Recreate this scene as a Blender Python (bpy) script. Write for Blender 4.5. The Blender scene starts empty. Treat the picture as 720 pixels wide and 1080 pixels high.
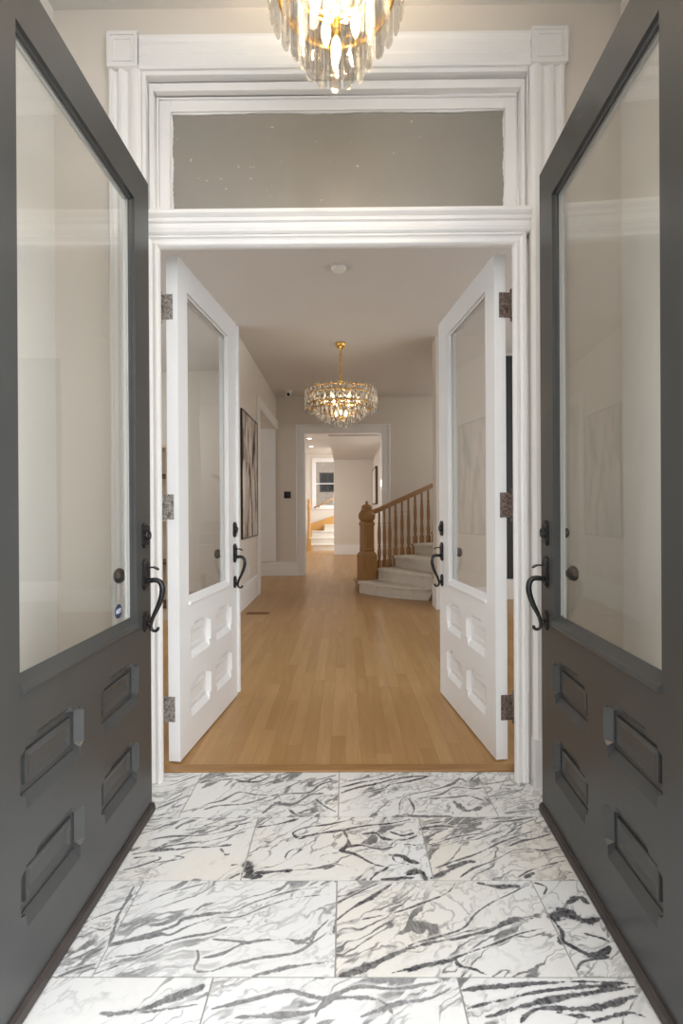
import bpy, bmesh, math, random
from mathutils import Vector, Matrix
random.seed(7)
S = bpy.context.scene
COL = S.collection
PI = math.pi

# ------------------------------------------------------------------ materials
class NT:
    """small helper for building node trees"""
    def __init__(s, name):
        s.m = bpy.data.materials.new(name); s.m.use_nodes = True
        s.t = s.m.node_tree; s.n = s.t.nodes; s.n.clear()
        s.out = s.n.new('ShaderNodeOutputMaterial')
    def link(s, a, b): s.t.links.new(a, b)
    def put(s, sock, v):
        if v is None: return
        if isinstance(v, bpy.types.NodeSocket): s.link(v, sock)
        elif isinstance(v, (tuple, list)):
            sock.default_value = tuple(v) + (1,) if (len(v) == 3 and sock.type == 'RGBA') else v
        else: sock.default_value = v
    def math(s, op, a, b=None, c=None, clamp=False):
        n = s.n.new('ShaderNodeMath'); n.operation = op; n.use_clamp = clamp
        for i, v in enumerate((a, b, c)): s.put(n.inputs[i], v)
        return n.outputs[0]
    def vmath(s, op, a, b=None, sc=None):
        n = s.n.new('ShaderNodeVectorMath'); n.operation = op
        s.put(n.inputs[0], a)
        if b is not None: s.put(n.inputs[1], b)
        if sc is not None: s.put(n.inputs['Scale'], sc)
        return n.outputs[0]
    def coord(s, kind='Object'): return s.n.new('ShaderNodeTexCoord').outputs[kind]
    def attr(s, name, out='Vector'):
        n = s.n.new('ShaderNodeAttribute'); n.attribute_name = name; return n.outputs[out]
    def sep(s, v):
        n = s.n.new('ShaderNodeSeparateXYZ'); s.put(n.inputs[0], v); return n.outputs
    def comb(s, x, y, z=0.0):
        n = s.n.new('ShaderNodeCombineXYZ')
        for i, v in enumerate((x, y, z)): s.put(n.inputs[i], v)
        return n.outputs[0]
    def mapping(s, v, loc=(0,0,0), rot=(0,0,0), sc=(1,1,1)):
        n = s.n.new('ShaderNodeMapping'); s.put(n.inputs[0], v)
        n.inputs['Location'].default_value = loc; n.inputs['Rotation'].default_value = rot; n.inputs['Scale'].default_value = sc
        return n.outputs[0]
    def noise(s, v, scale, detail=2.0, rough=.5, dist=0.0, col=False):
        n = s.n.new('ShaderNodeTexNoise'); s.put(n.inputs['Vector'], v)
        n.inputs['Scale'].default_value = scale; n.inputs['Detail'].default_value = detail
        n.inputs['Roughness'].default_value = rough; n.inputs['Distortion'].default_value = dist
        return n.outputs['Color' if col else 'Fac']
    def white(s, v):
        n = s.n.new('ShaderNodeTexWhiteNoise'); n.noise_dimensions = '3D'; s.put(n.inputs['Vector'], v)
        return n.outputs['Value']
    def rng(s, v, a, b, c=0.0, d=1.0, smooth=False):
        n = s.n.new('ShaderNodeMapRange'); n.interpolation_type = 'SMOOTHSTEP' if smooth else 'LINEAR'
        n.clamp = True
        s.put(n.inputs[0], v)
        for i, x in enumerate((a, b, c, d)): s.put(n.inputs[i+1], x)
        return n.outputs[0]
    def mix(s, f, a, b, mode='MIX'):
        n = s.n.new('ShaderNodeMix'); n.data_type = 'RGBA'; n.blend_type = mode
        s.put(n.inputs[0], f); s.put(n.inputs[6], a); s.put(n.inputs[7], b)
        return n.outputs[2]
    def bump(s, h, strength=.2, dist=.01):
        n = s.n.new('ShaderNodeBump'); n.inputs['Strength'].default_value = strength; n.inputs['Distance'].default_value = dist
        s.put(n.inputs['Height'], h); return n.outputs[0]
    def bsdf(s, color, rough=.5, metal=0.0, normal=None, spec=.5, coat=0.0):
        n = s.n.new('ShaderNodeBsdfPrincipled')
        s.put(n.inputs['Base Color'], color); s.put(n.inputs['Roughness'], rough); s.put(n.inputs['Metallic'], metal)
        s.put(n.inputs['Specular IOR Level'], spec); n.inputs['Coat Weight'].default_value = coat
        if normal is not None: s.put(n.inputs['Normal'], normal)
        return n.outputs[0]
    def done(s, sh):
        s.link(sh, s.out.inputs[0]); return s.m

def paint(name, col, rough=.45, var=.04, scale=3.0, bump=.03, bscale=60, spec=.4):
    n = NT(name); c = n.coord()
    f = n.noise(c, scale, 4, .6)
    k = n.rng(f, .3, .7, 1-var, 1+var)
    colr = n.vmath('SCALE', tuple(col), sc=k)
    h = n.noise(c, bscale, 3, .6)
    return n.done(n.bsdf(colr, n.rng(f, .3, .7, rough-.05, rough+.05), 0, n.bump(h, bump, .004), spec))

M = {}
M['wall']   = paint('wall_paint', (.665,.615,.55), .75, .02, 1.2, .04, 220, .25)
M['lwall']  = paint('pale_wall_paint', (.77,.745,.70), .75, .02, 1.2, .04, 220, .25)
M['ceil']   = paint('ceiling_paint', (.66,.64,.615), .8, .025, 1.0, .03, 200, .2)
M['white']  = paint('white_trim_paint', (.79,.775,.755), .38, .02, 2.5, .02, 35)
M['wdoor']  = paint('white_door_paint', (.80,.80,.80), .33, .015, 2.0, .03, 35)
M['dark']   = paint('charcoal_door_paint', (.053,.0545,.0535), .34, .10, 3.0, .06, 30, .5)
M['inner']  = paint('white_inner_door_paint', (.80,.79,.76), .4, .03, 3.0, .03, 40)
M['black']  = paint('blackened_bronze', (.009,.009,.010), .28, .25, 30, .05, 80, .45)
M['bronze'] = paint('brown_bronze_knob', (.040,.029,.022), .3, .25, 25, .05, 80, .6)
M['sweep']  = paint('dark_rubber_sweep', (.045,.036,.033), .45, .3, 12, .1, 60)
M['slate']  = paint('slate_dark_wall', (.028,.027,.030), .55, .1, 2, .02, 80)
M['plastic']= paint('white_plastic', (.78,.77,.74), .4, .01, 3, 0, 50)
M['blackp'] = paint('black_glossy_plastic', (.012,.012,.013), .18, .01, 3, 0, 50)
M['framek'] = paint('black_picture_frame', (.018,.015,.013), .35, .05, 9, 0, 50)
M['brown']  = paint('dark_walnut_frame', (.10,.055,.03), .4, .15, 20, .05, 60)
M['canvas'] = paint('plain_pale_canvas', (.70,.66,.60), .8, .06, 5, .1, 300)
M['shelf']  = paint('pale_shelf_paint', (.62,.53,.43), .5, .03, 3, .02, 60)
M['porch']  = paint('porch_stone', (.42,.41,.40), .8, .1, 4, .1, 60)
M['carpet'] = paint('cream_stair_carpet', (.66,.61,.54), .95, .06, 14, .5, 420, .1)

def gold():
    n = NT('brushed_gold'); c = n.coord()
    f = n.noise(c, 40, 3, .6)
    col = n.mix(f, (.80,.47,.12), (.92,.60,.20))
    return n.done(n.bsdf(col, n.rng(f, .3, .7, .18, .32), 1.0))
M['gold'] = gold()

def hinge_mat(name, ca, cb):
    n = NT(name); c = n.coord()
    f = n.noise(c, 110, 5, .7, .6)
    f2 = n.rng(f, .38, .62, 0, 1)
    return n.done(n.bsdf(n.mix(f2, ca, cb), .45, .55, n.bump(f2, .6, .003)))
M['hinge_l'] = hinge_mat('worn_cast_hinge_grey', (.10,.085,.075), (.52,.48,.44))
M['hinge_r'] = hinge_mat('worn_cast_hinge_brown', (.055,.035,.028), (.36,.28,.24))

def pane_mat(name, tint=(.98,.985,.98), refl=1.0):
    n = NT(name); c = n.coord()
    tr = n.n.new('ShaderNodeBsdfTransparent'); tr.inputs[0].default_value = tint + (1,)
    gl = n.n.new('ShaderNodeBsdfGlossy'); gl.inputs['Roughness'].default_value = .006
    f = n.noise(c, 2.2, 2, .5)
    n.put(gl.inputs['Normal'], n.bump(f, .05, .02))
    lw = n.n.new('ShaderNodeLayerWeight'); lw.inputs['Blend'].default_value = .5
    fr = n.math('ADD', .04, n.math('MULTIPLY', .96, n.math('POWER', lw.outputs['Facing'], 5.0)))
    mx = n.n.new('ShaderNodeMixShader')
    n.put(mx.inputs[0], n.math('MULTIPLY', fr, refl, clamp=True))
    n.link(tr.outputs[0], mx.inputs[1]); n.link(gl.outputs[0], mx.inputs[2])
    return n.done(mx.outputs[0])
M['glass'] = pane_mat('clear_door_glass')

def crystal_mat(name, share, milk):
    n = NT(name); c = n.coord()
    g = n.n.new('ShaderNodeBsdfGlass'); g.inputs['Roughness'].default_value = .0; g.inputs['IOR'].default_value = 1.5
    g.inputs['Color'].default_value = (.98,.975,.96,1)
    f = n.noise(c, 35, 2, .5); n.put(g.inputs['Normal'], n.bump(f, .12, .004))
    tr = n.n.new('ShaderNodeBsdfTransparent'); tr.inputs[0].default_value = (.96,.955,.94,1)
    mx = n.n.new('ShaderNodeMixShader'); mx.inputs[0].default_value = share
    n.link(tr.outputs[0], mx.inputs[1]); n.link(g.outputs[0], mx.inputs[2])
    tl = n.n.new('ShaderNodeBsdfTranslucent'); tl.inputs[0].default_value = (.95,.93,.90,1)
    m2 = n.n.new('ShaderNodeMixShader'); m2.inputs[0].default_value = milk
    n.link(mx.outputs[0], m2.inputs[1]); n.link(tl.outputs[0], m2.inputs[2])
    return n.done(m2.outputs[0])
M['crystal'] = crystal_mat('cut_crystal_bar', .33, .12); M['drop'] = crystal_mat('cut_crystal_drop', .55, .22)

def emit_mat(name, col, strength):
    n = NT(name); e = n.n.new('ShaderNodeEmission')
    c = n.coord(); f = n.noise(c, 8, 1)
    n.put(e.inputs[0], n.mix(f, col, col)); e.inputs[1].default_value = strength
    return n.done(e.outputs[0])
M['bulb'] = emit_mat('warm_bulb_glow', (1.0,.80,.50), 4.5)
M['downlight'] = emit_mat('downlight_glow', (1.0,.88,.70), 9.0)

def transom_mat():
    n = NT('painted_over_transom_glass'); c = n.coord()
    f = n.noise(c, 1.6, 4, .6)
    base = n.mix(n.rng(f, .3, .7), (.255,.235,.205), (.29,.268,.235))
    sp = n.noise(c, 38, 2, .5); sp2 = n.rng(sp, .735, .76, 0, .55)
    streak = n.noise(n.mapping(c, sc=(30,1,2.5)), 2.0, 3, .6)
    st = n.rng(streak, .66, .76, 0, .16)
    base = n.mix(st, base, (.40,.38,.34)); base = n.mix(sp2, base, (.62,.59,.54))
    return n.done(n.bsdf(base, .32, 0, n.bump(n.noise(c, 90, 3), .08, .003), .5))
M['transom'] = transom_mat()

def oak(name, axis='Z', ca=(.27,.135,.043), cb=(.38,.205,.075), rough=.38):
    n = NT(name); c = n.coord()
    sc = {'Z': (26,26,2.2), 'X': (2.2,26,26), 'Y': (26,2.2,26)}[axis]
    f = n.noise(n.mapping(c, sc=sc), 3.0, 5, .65, .4)
    g = n.noise(c, 2.5, 2)
    col = n.mix(n.rng(f, .3, .7), ca, cb)
    col = n.mix(n.rng(g, .3, .7, 0, .25), col, ca)
    return n.done(n.bsdf(col, rough, 0, n.bump(f, .05, .003)))
M['oakz'] = oak('stair_oak_upright'); M['oakx'] = oak('stair_oak_tread', 'X')
M['pine'] = oak('far_stair_pine', 'Z', (.50,.26,.07), (.62,.36,.12))

def oak_floor():
    n = NT('oak_strip_floor'); c = n.coord(); x, y, z = n.sep(c)
    W, L = .0725, 1.05
    cx = n.math('DIVIDE', x, W); col = n.math('FLOOR', cx)
    r = n.white(n.comb(col, 3.7, 1.0))
    yy = n.math('ADD', n.math('DIVIDE', y, L), n.math('MULTIPLY', r, 7.3)); row = n.math('FLOOR', yy)
    idv = n.white(n.comb(col, row, 5.0)); id2 = n.white(n.comb(col, row, 11.0))
    fx = n.math('FRACT', cx); ex = n.math('MINIMUM', fx, n.math('SUBTRACT', 1.0, fx))
    fy = n.math('FRACT', yy); ey = n.math('MINIMUM', fy, n.math('SUBTRACT', 1.0, fy))
    seam = n.math('MAXIMUM', n.rng(ex, .006, .022, 1, 0), n.rng(ey, .0006, .0016, 1, 0))
    off = n.comb(n.math('MULTIPLY', idv, 31.0), n.math('MULTIPLY', id2, 47.0), 0.0)
    p = n.vmath('ADD', c, off)
    g = n.noise(n.mapping(p, sc=(34,1.6,1)), 2.4, 6, .68, .7)
    g2 = n.noise(n.mapping(p, sc=(7,.7,1)), 2.0, 3, .5, 1.2)
    base = n.mix(idv, (.395,.225,.082), (.515,.315,.134))
    base = n.mix(n.rng(id2, .55, 1, 0, .35), base, (.45,.245,.088))
    base = n.mix(n.rng(g, .35, .75, .42, 0), base, (.30,.15,.052))
    base = n.mix(n.rng(g2, .45, .75, 0, .22), base, (.64,.43,.23))
    base = n.mix(n.math('MULTIPLY', seam, .55), base, (.20,.10,.04))
    return n.done(n.bsdf(base, n.rng(g, .3, .7, .30, .40), 0, n.bump(n.math('SUBTRACT', g, seam), .05, .002), .45))
M['oakfloor'] = oak_floor()

def marble():
    n = NT('veined_marble'); c = n.coord(); seed = n.attr('seed')
    sx, sy, sz = n.sep(seed)
    p0 = n.vmath('ADD', c, n.vmath('SCALE', seed, sc=23.0))
    w1 = n.vmath('SUBTRACT', n.noise(p0, 2.1, 2, .5, 0, True), (.5,.5,.5))
    w2 = n.vmath('SUBTRACT', n.noise(p0, 8.0, 3, .55, 0, True), (.5,.5,.5))
    w3 = n.vmath('SUBTRACT', n.noise(p0, 38.0, 3, .6, 0, True), (.5,.5,.5))
    pr = n.mapping(p0, rot=(0,0,math.radians(-31)))
    # ripple mostly across the vein direction, so veins stay long strokes
    pr = n.vmath('ADD', pr, n.vmath('MULTIPLY', w1, (.16,.20,0)))
    pr = n.vmath('ADD', pr, n.vmath('MULTIPLY', w2, (.05,.060,0)))
    pr = n.vmath('ADD', pr, n.vmath('MULTIPLY', w3, (.010,.010,0)))
    def ridge(v, scale, det, ro, lo, hi):
        d = n.math('ABSOLUTE', n.math('SUBTRACT', n.noise(v, scale, det, ro), .5))
        return n.rng(d, lo, hi, 1, 0)
    pa = n.mapping(pr, sc=(.85,3.6,1))
    fa = n.noise(pa, 2.7, 3, .5)
    da = n.math('ABSOLUTE', n.math('SUBTRACT', fa, .5))
    # stroke width swells and thins along the vein
    wid = n.rng(n.noise(n.mapping(pr, loc=(4,2,0), sc=(1,1.4,1)), 4.2, 3, .55), .42, .68, -.002, n.rng(sx, 0, 1, .018, .052))
    v1 = n.rng(n.math('SUBTRACT', da, wid), 0.0, .012, 1, 0)
    halo = n.rng(da, .0, .055, .16, 0)
    pb = n.mapping(pr, loc=(7.1,3.3,0), sc=(.95,2.9,1))
    v2 = ridge(pb, 5.0, 3, .52, .003, .024)
    pc = n.mapping(pr, loc=(1.7,8.3,0), sc=(1.3,2.2,1))
    v3 = ridge(pc, 9.0, 3, .6, .004, .040)
    m1 = n.rng(n.noise(p0, 2.9, 2), .38, .52, .12, 1)
    m2 = n.rng(n.noise(n.vmath('ADD', p0, (3,9,1)), 2.4, 2), .43, .56, .06, 1)
    m3 = n.rng(n.noise(n.vmath('ADD', p0, (13,5,4)), 2.8, 2), .46, .60, .05, 1)
    # broken dark patches, shredded by fine detail
    br = n.noise(n.mapping(pr, loc=(2,6,3), sc=(1,2.3,1)), 2.6, 3, .5)
    cell = ridge(n.mapping(pr, loc=(9,1,2), sc=(1.0,1.7,1)), 12.0, 4, .62, .010, .13)
    patch = n.math('MULTIPLY', n.rng(br, n.rng(sx, 0, 1, .68, .57), n.rng(sx, 0, 1, .73, .64), 0, 1), n.rng(cell, 0, .7, .10, 1))
    fine = n.rng(n.noise(pr, 70, 3, .7), .30, .62, .72, 1)
    a_ = n.math('MULTIPLY', v1, m1)
    b_ = n.math('MULTIPLY', n.math('MULTIPLY', v2, m2), .85)
    d_ = n.math('MULTIPLY', n.math('MULTIPLY', v3, m3), .62)
    tot = n.math('MAXIMUM', n.math('MAXIMUM', a_, b_), n.math('MAXIMUM', n.math('MULTIPLY', patch, .96), d_))
    # main veins of each slab, edges broken up by noise
    vf = n.attr('vein', 'Fac'); vd = n.attr('vein_dark', 'Fac')
    st = n.mapping(pr, loc=(5,2,8), sc=(1,3.2,1))
    streak = n.noise(st, 11, 5, .68)
    speck = n.noise(p0, 75, 3, .7)
    jit = n.math('ADD', n.math('MULTIPLY', n.math('SUBTRACT', streak, .5), 1.35), n.math('MULTIPLY', n.math('SUBTRACT', speck, .5), .55))
    jit = n.math('MULTIPLY', jit, n.rng(vf, .0, .45, 0, 1))
    ve = n.math('ADD', vf, jit)
    mv = n.math('MULTIPLY', n.rng(ve, .60, .76, 0, 1), n.rng(vd, .4, 1, .86, 1))
    mh = n.math('MULTIPLY', n.rng(ve, .15, .75, 0, .30), vd)
    tot = n.math('MULTIPLY', tot, n.rng(vf, 0, .3, .85, .40))
    tot = n.math('MAXIMUM', n.math('MULTIPLY', tot, fine), n.math('MULTIPLY', mv, fine))
    hz = n.math('MAXIMUM', n.math('MULTIPLY', halo, n.math('MULTIPLY', m1, .6)), mh)
    warm = n.math('MULTIPLY', n.rng(n.noise(p0, 2.8, 3), .36, .62), sz)
    base = n.mix(warm, (.78,.78,.775), (.78,.725,.63))
    base = n.mix(hz, base, (.47,.47,.475))
    veinc = n.mix(n.rng(sy, .2, .9), (.030,.030,.038), (.095,.095,.10))
    col = n.mix(n.math('MULTIPLY', tot, n.rng(sy, 0, 1, 1, .85)), base, veinc)
    return n.done(n.bsdf(col, .17, 0, n.bump(n.noise(c, 3, 2), .02, .01), .5))
M['marble'] = marble()
M['grout'] = paint('grey_grout', (.36,.35,.33), .85, .08, 20, .1, 200)

def abstract_art():
    n = NT('abstract_brown_painting'); c = n.coord()
    x, y, z = n.sep(c)
    p = n.vmath('ADD', c, n.vmath('SCALE', n.vmath('SUBTRACT', n.noise(c, 5, 3, .6, 0, True), (.5,.5,.5)), sc=.10))
    f = n.noise(n.mapping(p, sc=(1,4.2,1.05)), 1.55, 5, .62)
    g = n.noise(n.mapping(p, loc=(3,5,1), sc=(1,5.0,.8)), 1.8, 6, .65)
    base = n.mix(n.rng(g, .38, .62), (.66,.60,.53), (.40,.335,.285))
    base = n.mix(n.rng(f, .49, .57, 0, .9), base, (.20,.115,.065))
    base = n.mix(n.rng(f, .56, .62, 0, 1), base, (.035,.022,.017))
    h = n.noise(n.mapping(p, loc=(9,1,4), sc=(1,6,.7)), 1.6, 4, .6)
    base = n.mix(n.rng(h, .60, .64, 0, .9), base, (.74,.69,.62))
    return n.done(n.bsdf(base, .6, 0, n.bump(f, .1, .004), .3))
M['art'] = abstract_art()

def brick():
    n = NT('outdoor_brick'); c = n.coord(); x, y, z = n.sep(c)
    b = n.n.new('ShaderNodeTexBrick'); n.put(b.inputs['Vector'], n.comb(x, z, 0))
    b.inputs['Color1'].default_value = (.20,.15,.115,1); b.inputs['Color2'].default_value = (.145,.115,.09,1); b.inputs['Mortar'].default_value = (.22,.205,.18,1)
    b.inputs['Scale'].default_value = 4.5; b.inputs['Mortar Size'].default_value = .015
    return n.done(n.bsdf(b.outputs['Color'], .85))
M['brick'] = brick()
M['navy'] = paint('navy_sticker', (.03,.045,.10), .35, .02, 5, 0, 50)
M['stk'] = paint('white_sticker_print', (.75,.77,.8), .4, .01, 5, 0, 50)
M['ventm'] = paint('oak_vent', (.20,.10,.04), .45, .2, 20, .05, 60)

# ------------------------------------------------------------------ mesh builder
class MB:
    def __init__(s): s.v = []; s.f = []; s.mi = []; s.sm = []
    def add(s, verts, faces, mi=0, smooth=False):
        o = len(s.v); s.v += [tuple(p) for p in verts]
        for f in faces: s.f.append([i+o for i in f]); s.mi.append(mi); s.sm.append(smooth)
    def box(s, x0, x1, y0, y1, z0, z1, mi=0):
        v = [(x,y,z) for z in (z0,z1) for y in (y0,y1) for x in (x0,x1)]
        s.add(v, [(0,2,3,1),(4,5,7,6),(0,1,5,4),(2,6,7,3),(0,4,6,2),(1,3,7,5)], mi)
    def prism(s, poly, z0, z1, mi=0, caps=True):
        n = len(poly)
        v = [(p[0],p[1],z0) for p in poly] + [(p[0],p[1],z1) for p in poly]
        f = [(i,(i+1)%n,n+(i+1)%n,n+i) for i in range(n)]
        if caps: f += [tuple(range(n))[::-1], tuple(range(n,2*n))]
        s.add(v, f, mi)
    def loft(s, rings, mi=0, smooth=False, closed=True, caps=True):
        """rings: lists of 3d points, all the same length"""
        n = len(rings[0]); v = [p for r in rings for p in r]; f = []
        for k in range(len(rings)-1):
            for i in range(n if closed else n-1):
                j = (i+1)%n
                f.append((k*n+i, k*n+j, (k+1)*n+j, (k+1)*n+i))
        s.add(v, f, mi, smooth)
        if caps and closed:
            s.add(rings[0], [tuple(range(n))[::-1]], mi, False); s.add(rings[-1], [tuple(range(n))], mi, False)
    def lathe(s, prof, c=(0,0,0), n=24, axis='Z', mi=0, smooth=True, caps=True, phase=0.0):
        rings = []
        for r, h in prof:
            ring = []
            for i in range(n):
                a = 2*PI*i/n + phase; p, q = r*math.cos(a), r*math.sin(a)
                ring.append({'Z': (c[0]+p,c[1]+q,c[2]+h), 'Y': (c[0]+p,c[1]+h,c[2]+q), 'X': (c[0]+h,c[1]+p,c[2]+q)}[axis])
            rings.append(ring)
        s.loft(rings, mi, smooth, True, caps)
    def tube(s, path, rad, n=10, mi=0, flat=1.0):
        path = [Vector(p) for p in path]; N = len(path)
        rr = rad if isinstance(rad, (list,tuple)) else [rad]*N
        rings = []; up = None
        for i, p in enumerate(path):
            t = (path[min(i+1,N-1)] - path[max(i-1,0)]).normalized()
            if up is None:
                up = Vector((0,0,1)) if abs(t.z) < .9 else Vector((0,1,0))
            a = t.cross(up).normalized(); b = a.cross(t).normalized(); up = b
            rings.append([tuple(p + a*math.cos(2*PI*k/n)*rr[i]*flat + b*math.sin(2*PI*k/n)*rr[i]) for k in range(n)])
        s.loft(rings, mi, True)
    def torus(s, c, R, r, n=40, m=8, mi=0, sy=1.0):
        v = []; f = []
        for i in range(n):
            a = 2*PI*i/n
            for j in range(m):
                b = 2*PI*j/m
                v.append((c[0]+(R+r*math.cos(b))*math.cos(a), c[1]+(R+r*math.cos(b))*math.sin(a), c[2]+r*math.sin(b)*sy))
        for i in range(n):
            for j in range(m):
                f.append((i*m+j, ((i+1)%n)*m+j, ((i+1)%n)*m+(j+1)%m, i*m+(j+1)%m))
        s.add(v, f, mi, True)
    def build(s, name, mats, parent=None, loc=(0,0,0), bevel=0.0, fix=True):
        me = bpy.data.meshes.new(name)
        me.from_pydata(s.v, [], s.f)
        for m in (mats if isinstance(mats, (list,tuple)) else [mats]): me.materials.append(m)
        me.polygons.foreach_set('material_index', s.mi); me.polygons.foreach_set('use_smooth', s.sm)
        me.update()
        if fix:
            b = bmesh.new(); b.from_mesh(me); bmesh.ops.remove_doubles(b, verts=b.verts, dist=1e-5)
            bmesh.ops.recalc_face_normals(b, faces=b.faces); b.to_mesh(me); b.free()
        o = bpy.data.objects.new(name, me); COL.objects.link(o); o.location = loc
        if parent: o.parent = parent
        if bevel:
            md = o.modifiers.new('soft_edges', 'BEVEL'); md.width = bevel; md.segments = 2; md.limit_method = 'ANGLE'; md.angle_limit = math.radians(40)
        return o

def tag(o, label=None, cat=None, group=None, kind=None):
    if label: o['label'] = label
    if cat: o['category'] = cat
    if group: o['group'] = group
    if kind: o['kind'] = kind
    return o
def empty(name, loc, rz=0.0, **k):
    o = bpy.data.objects.new(name, None); COL.objects.link(o); o.location = loc; o.rotation_euler = (0,0,rz); o.empty_display_size = .1
    return tag(o, **k)
def struct(name, mb, mat, label, cat, **k):
    return tag(mb.build(name, mat, **k), label, cat, kind='structure')
def copy_to(o, parent, loc=None, rz=None):
    c = o.copy(); COL.objects.link(c); c.parent = parent
    if loc is not None: c.location = loc
    if rz is not None: c.rotation_euler = (0,0,rz)
    return c

# ------------------------------------------------------------------ floors
import numpy as np
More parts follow.
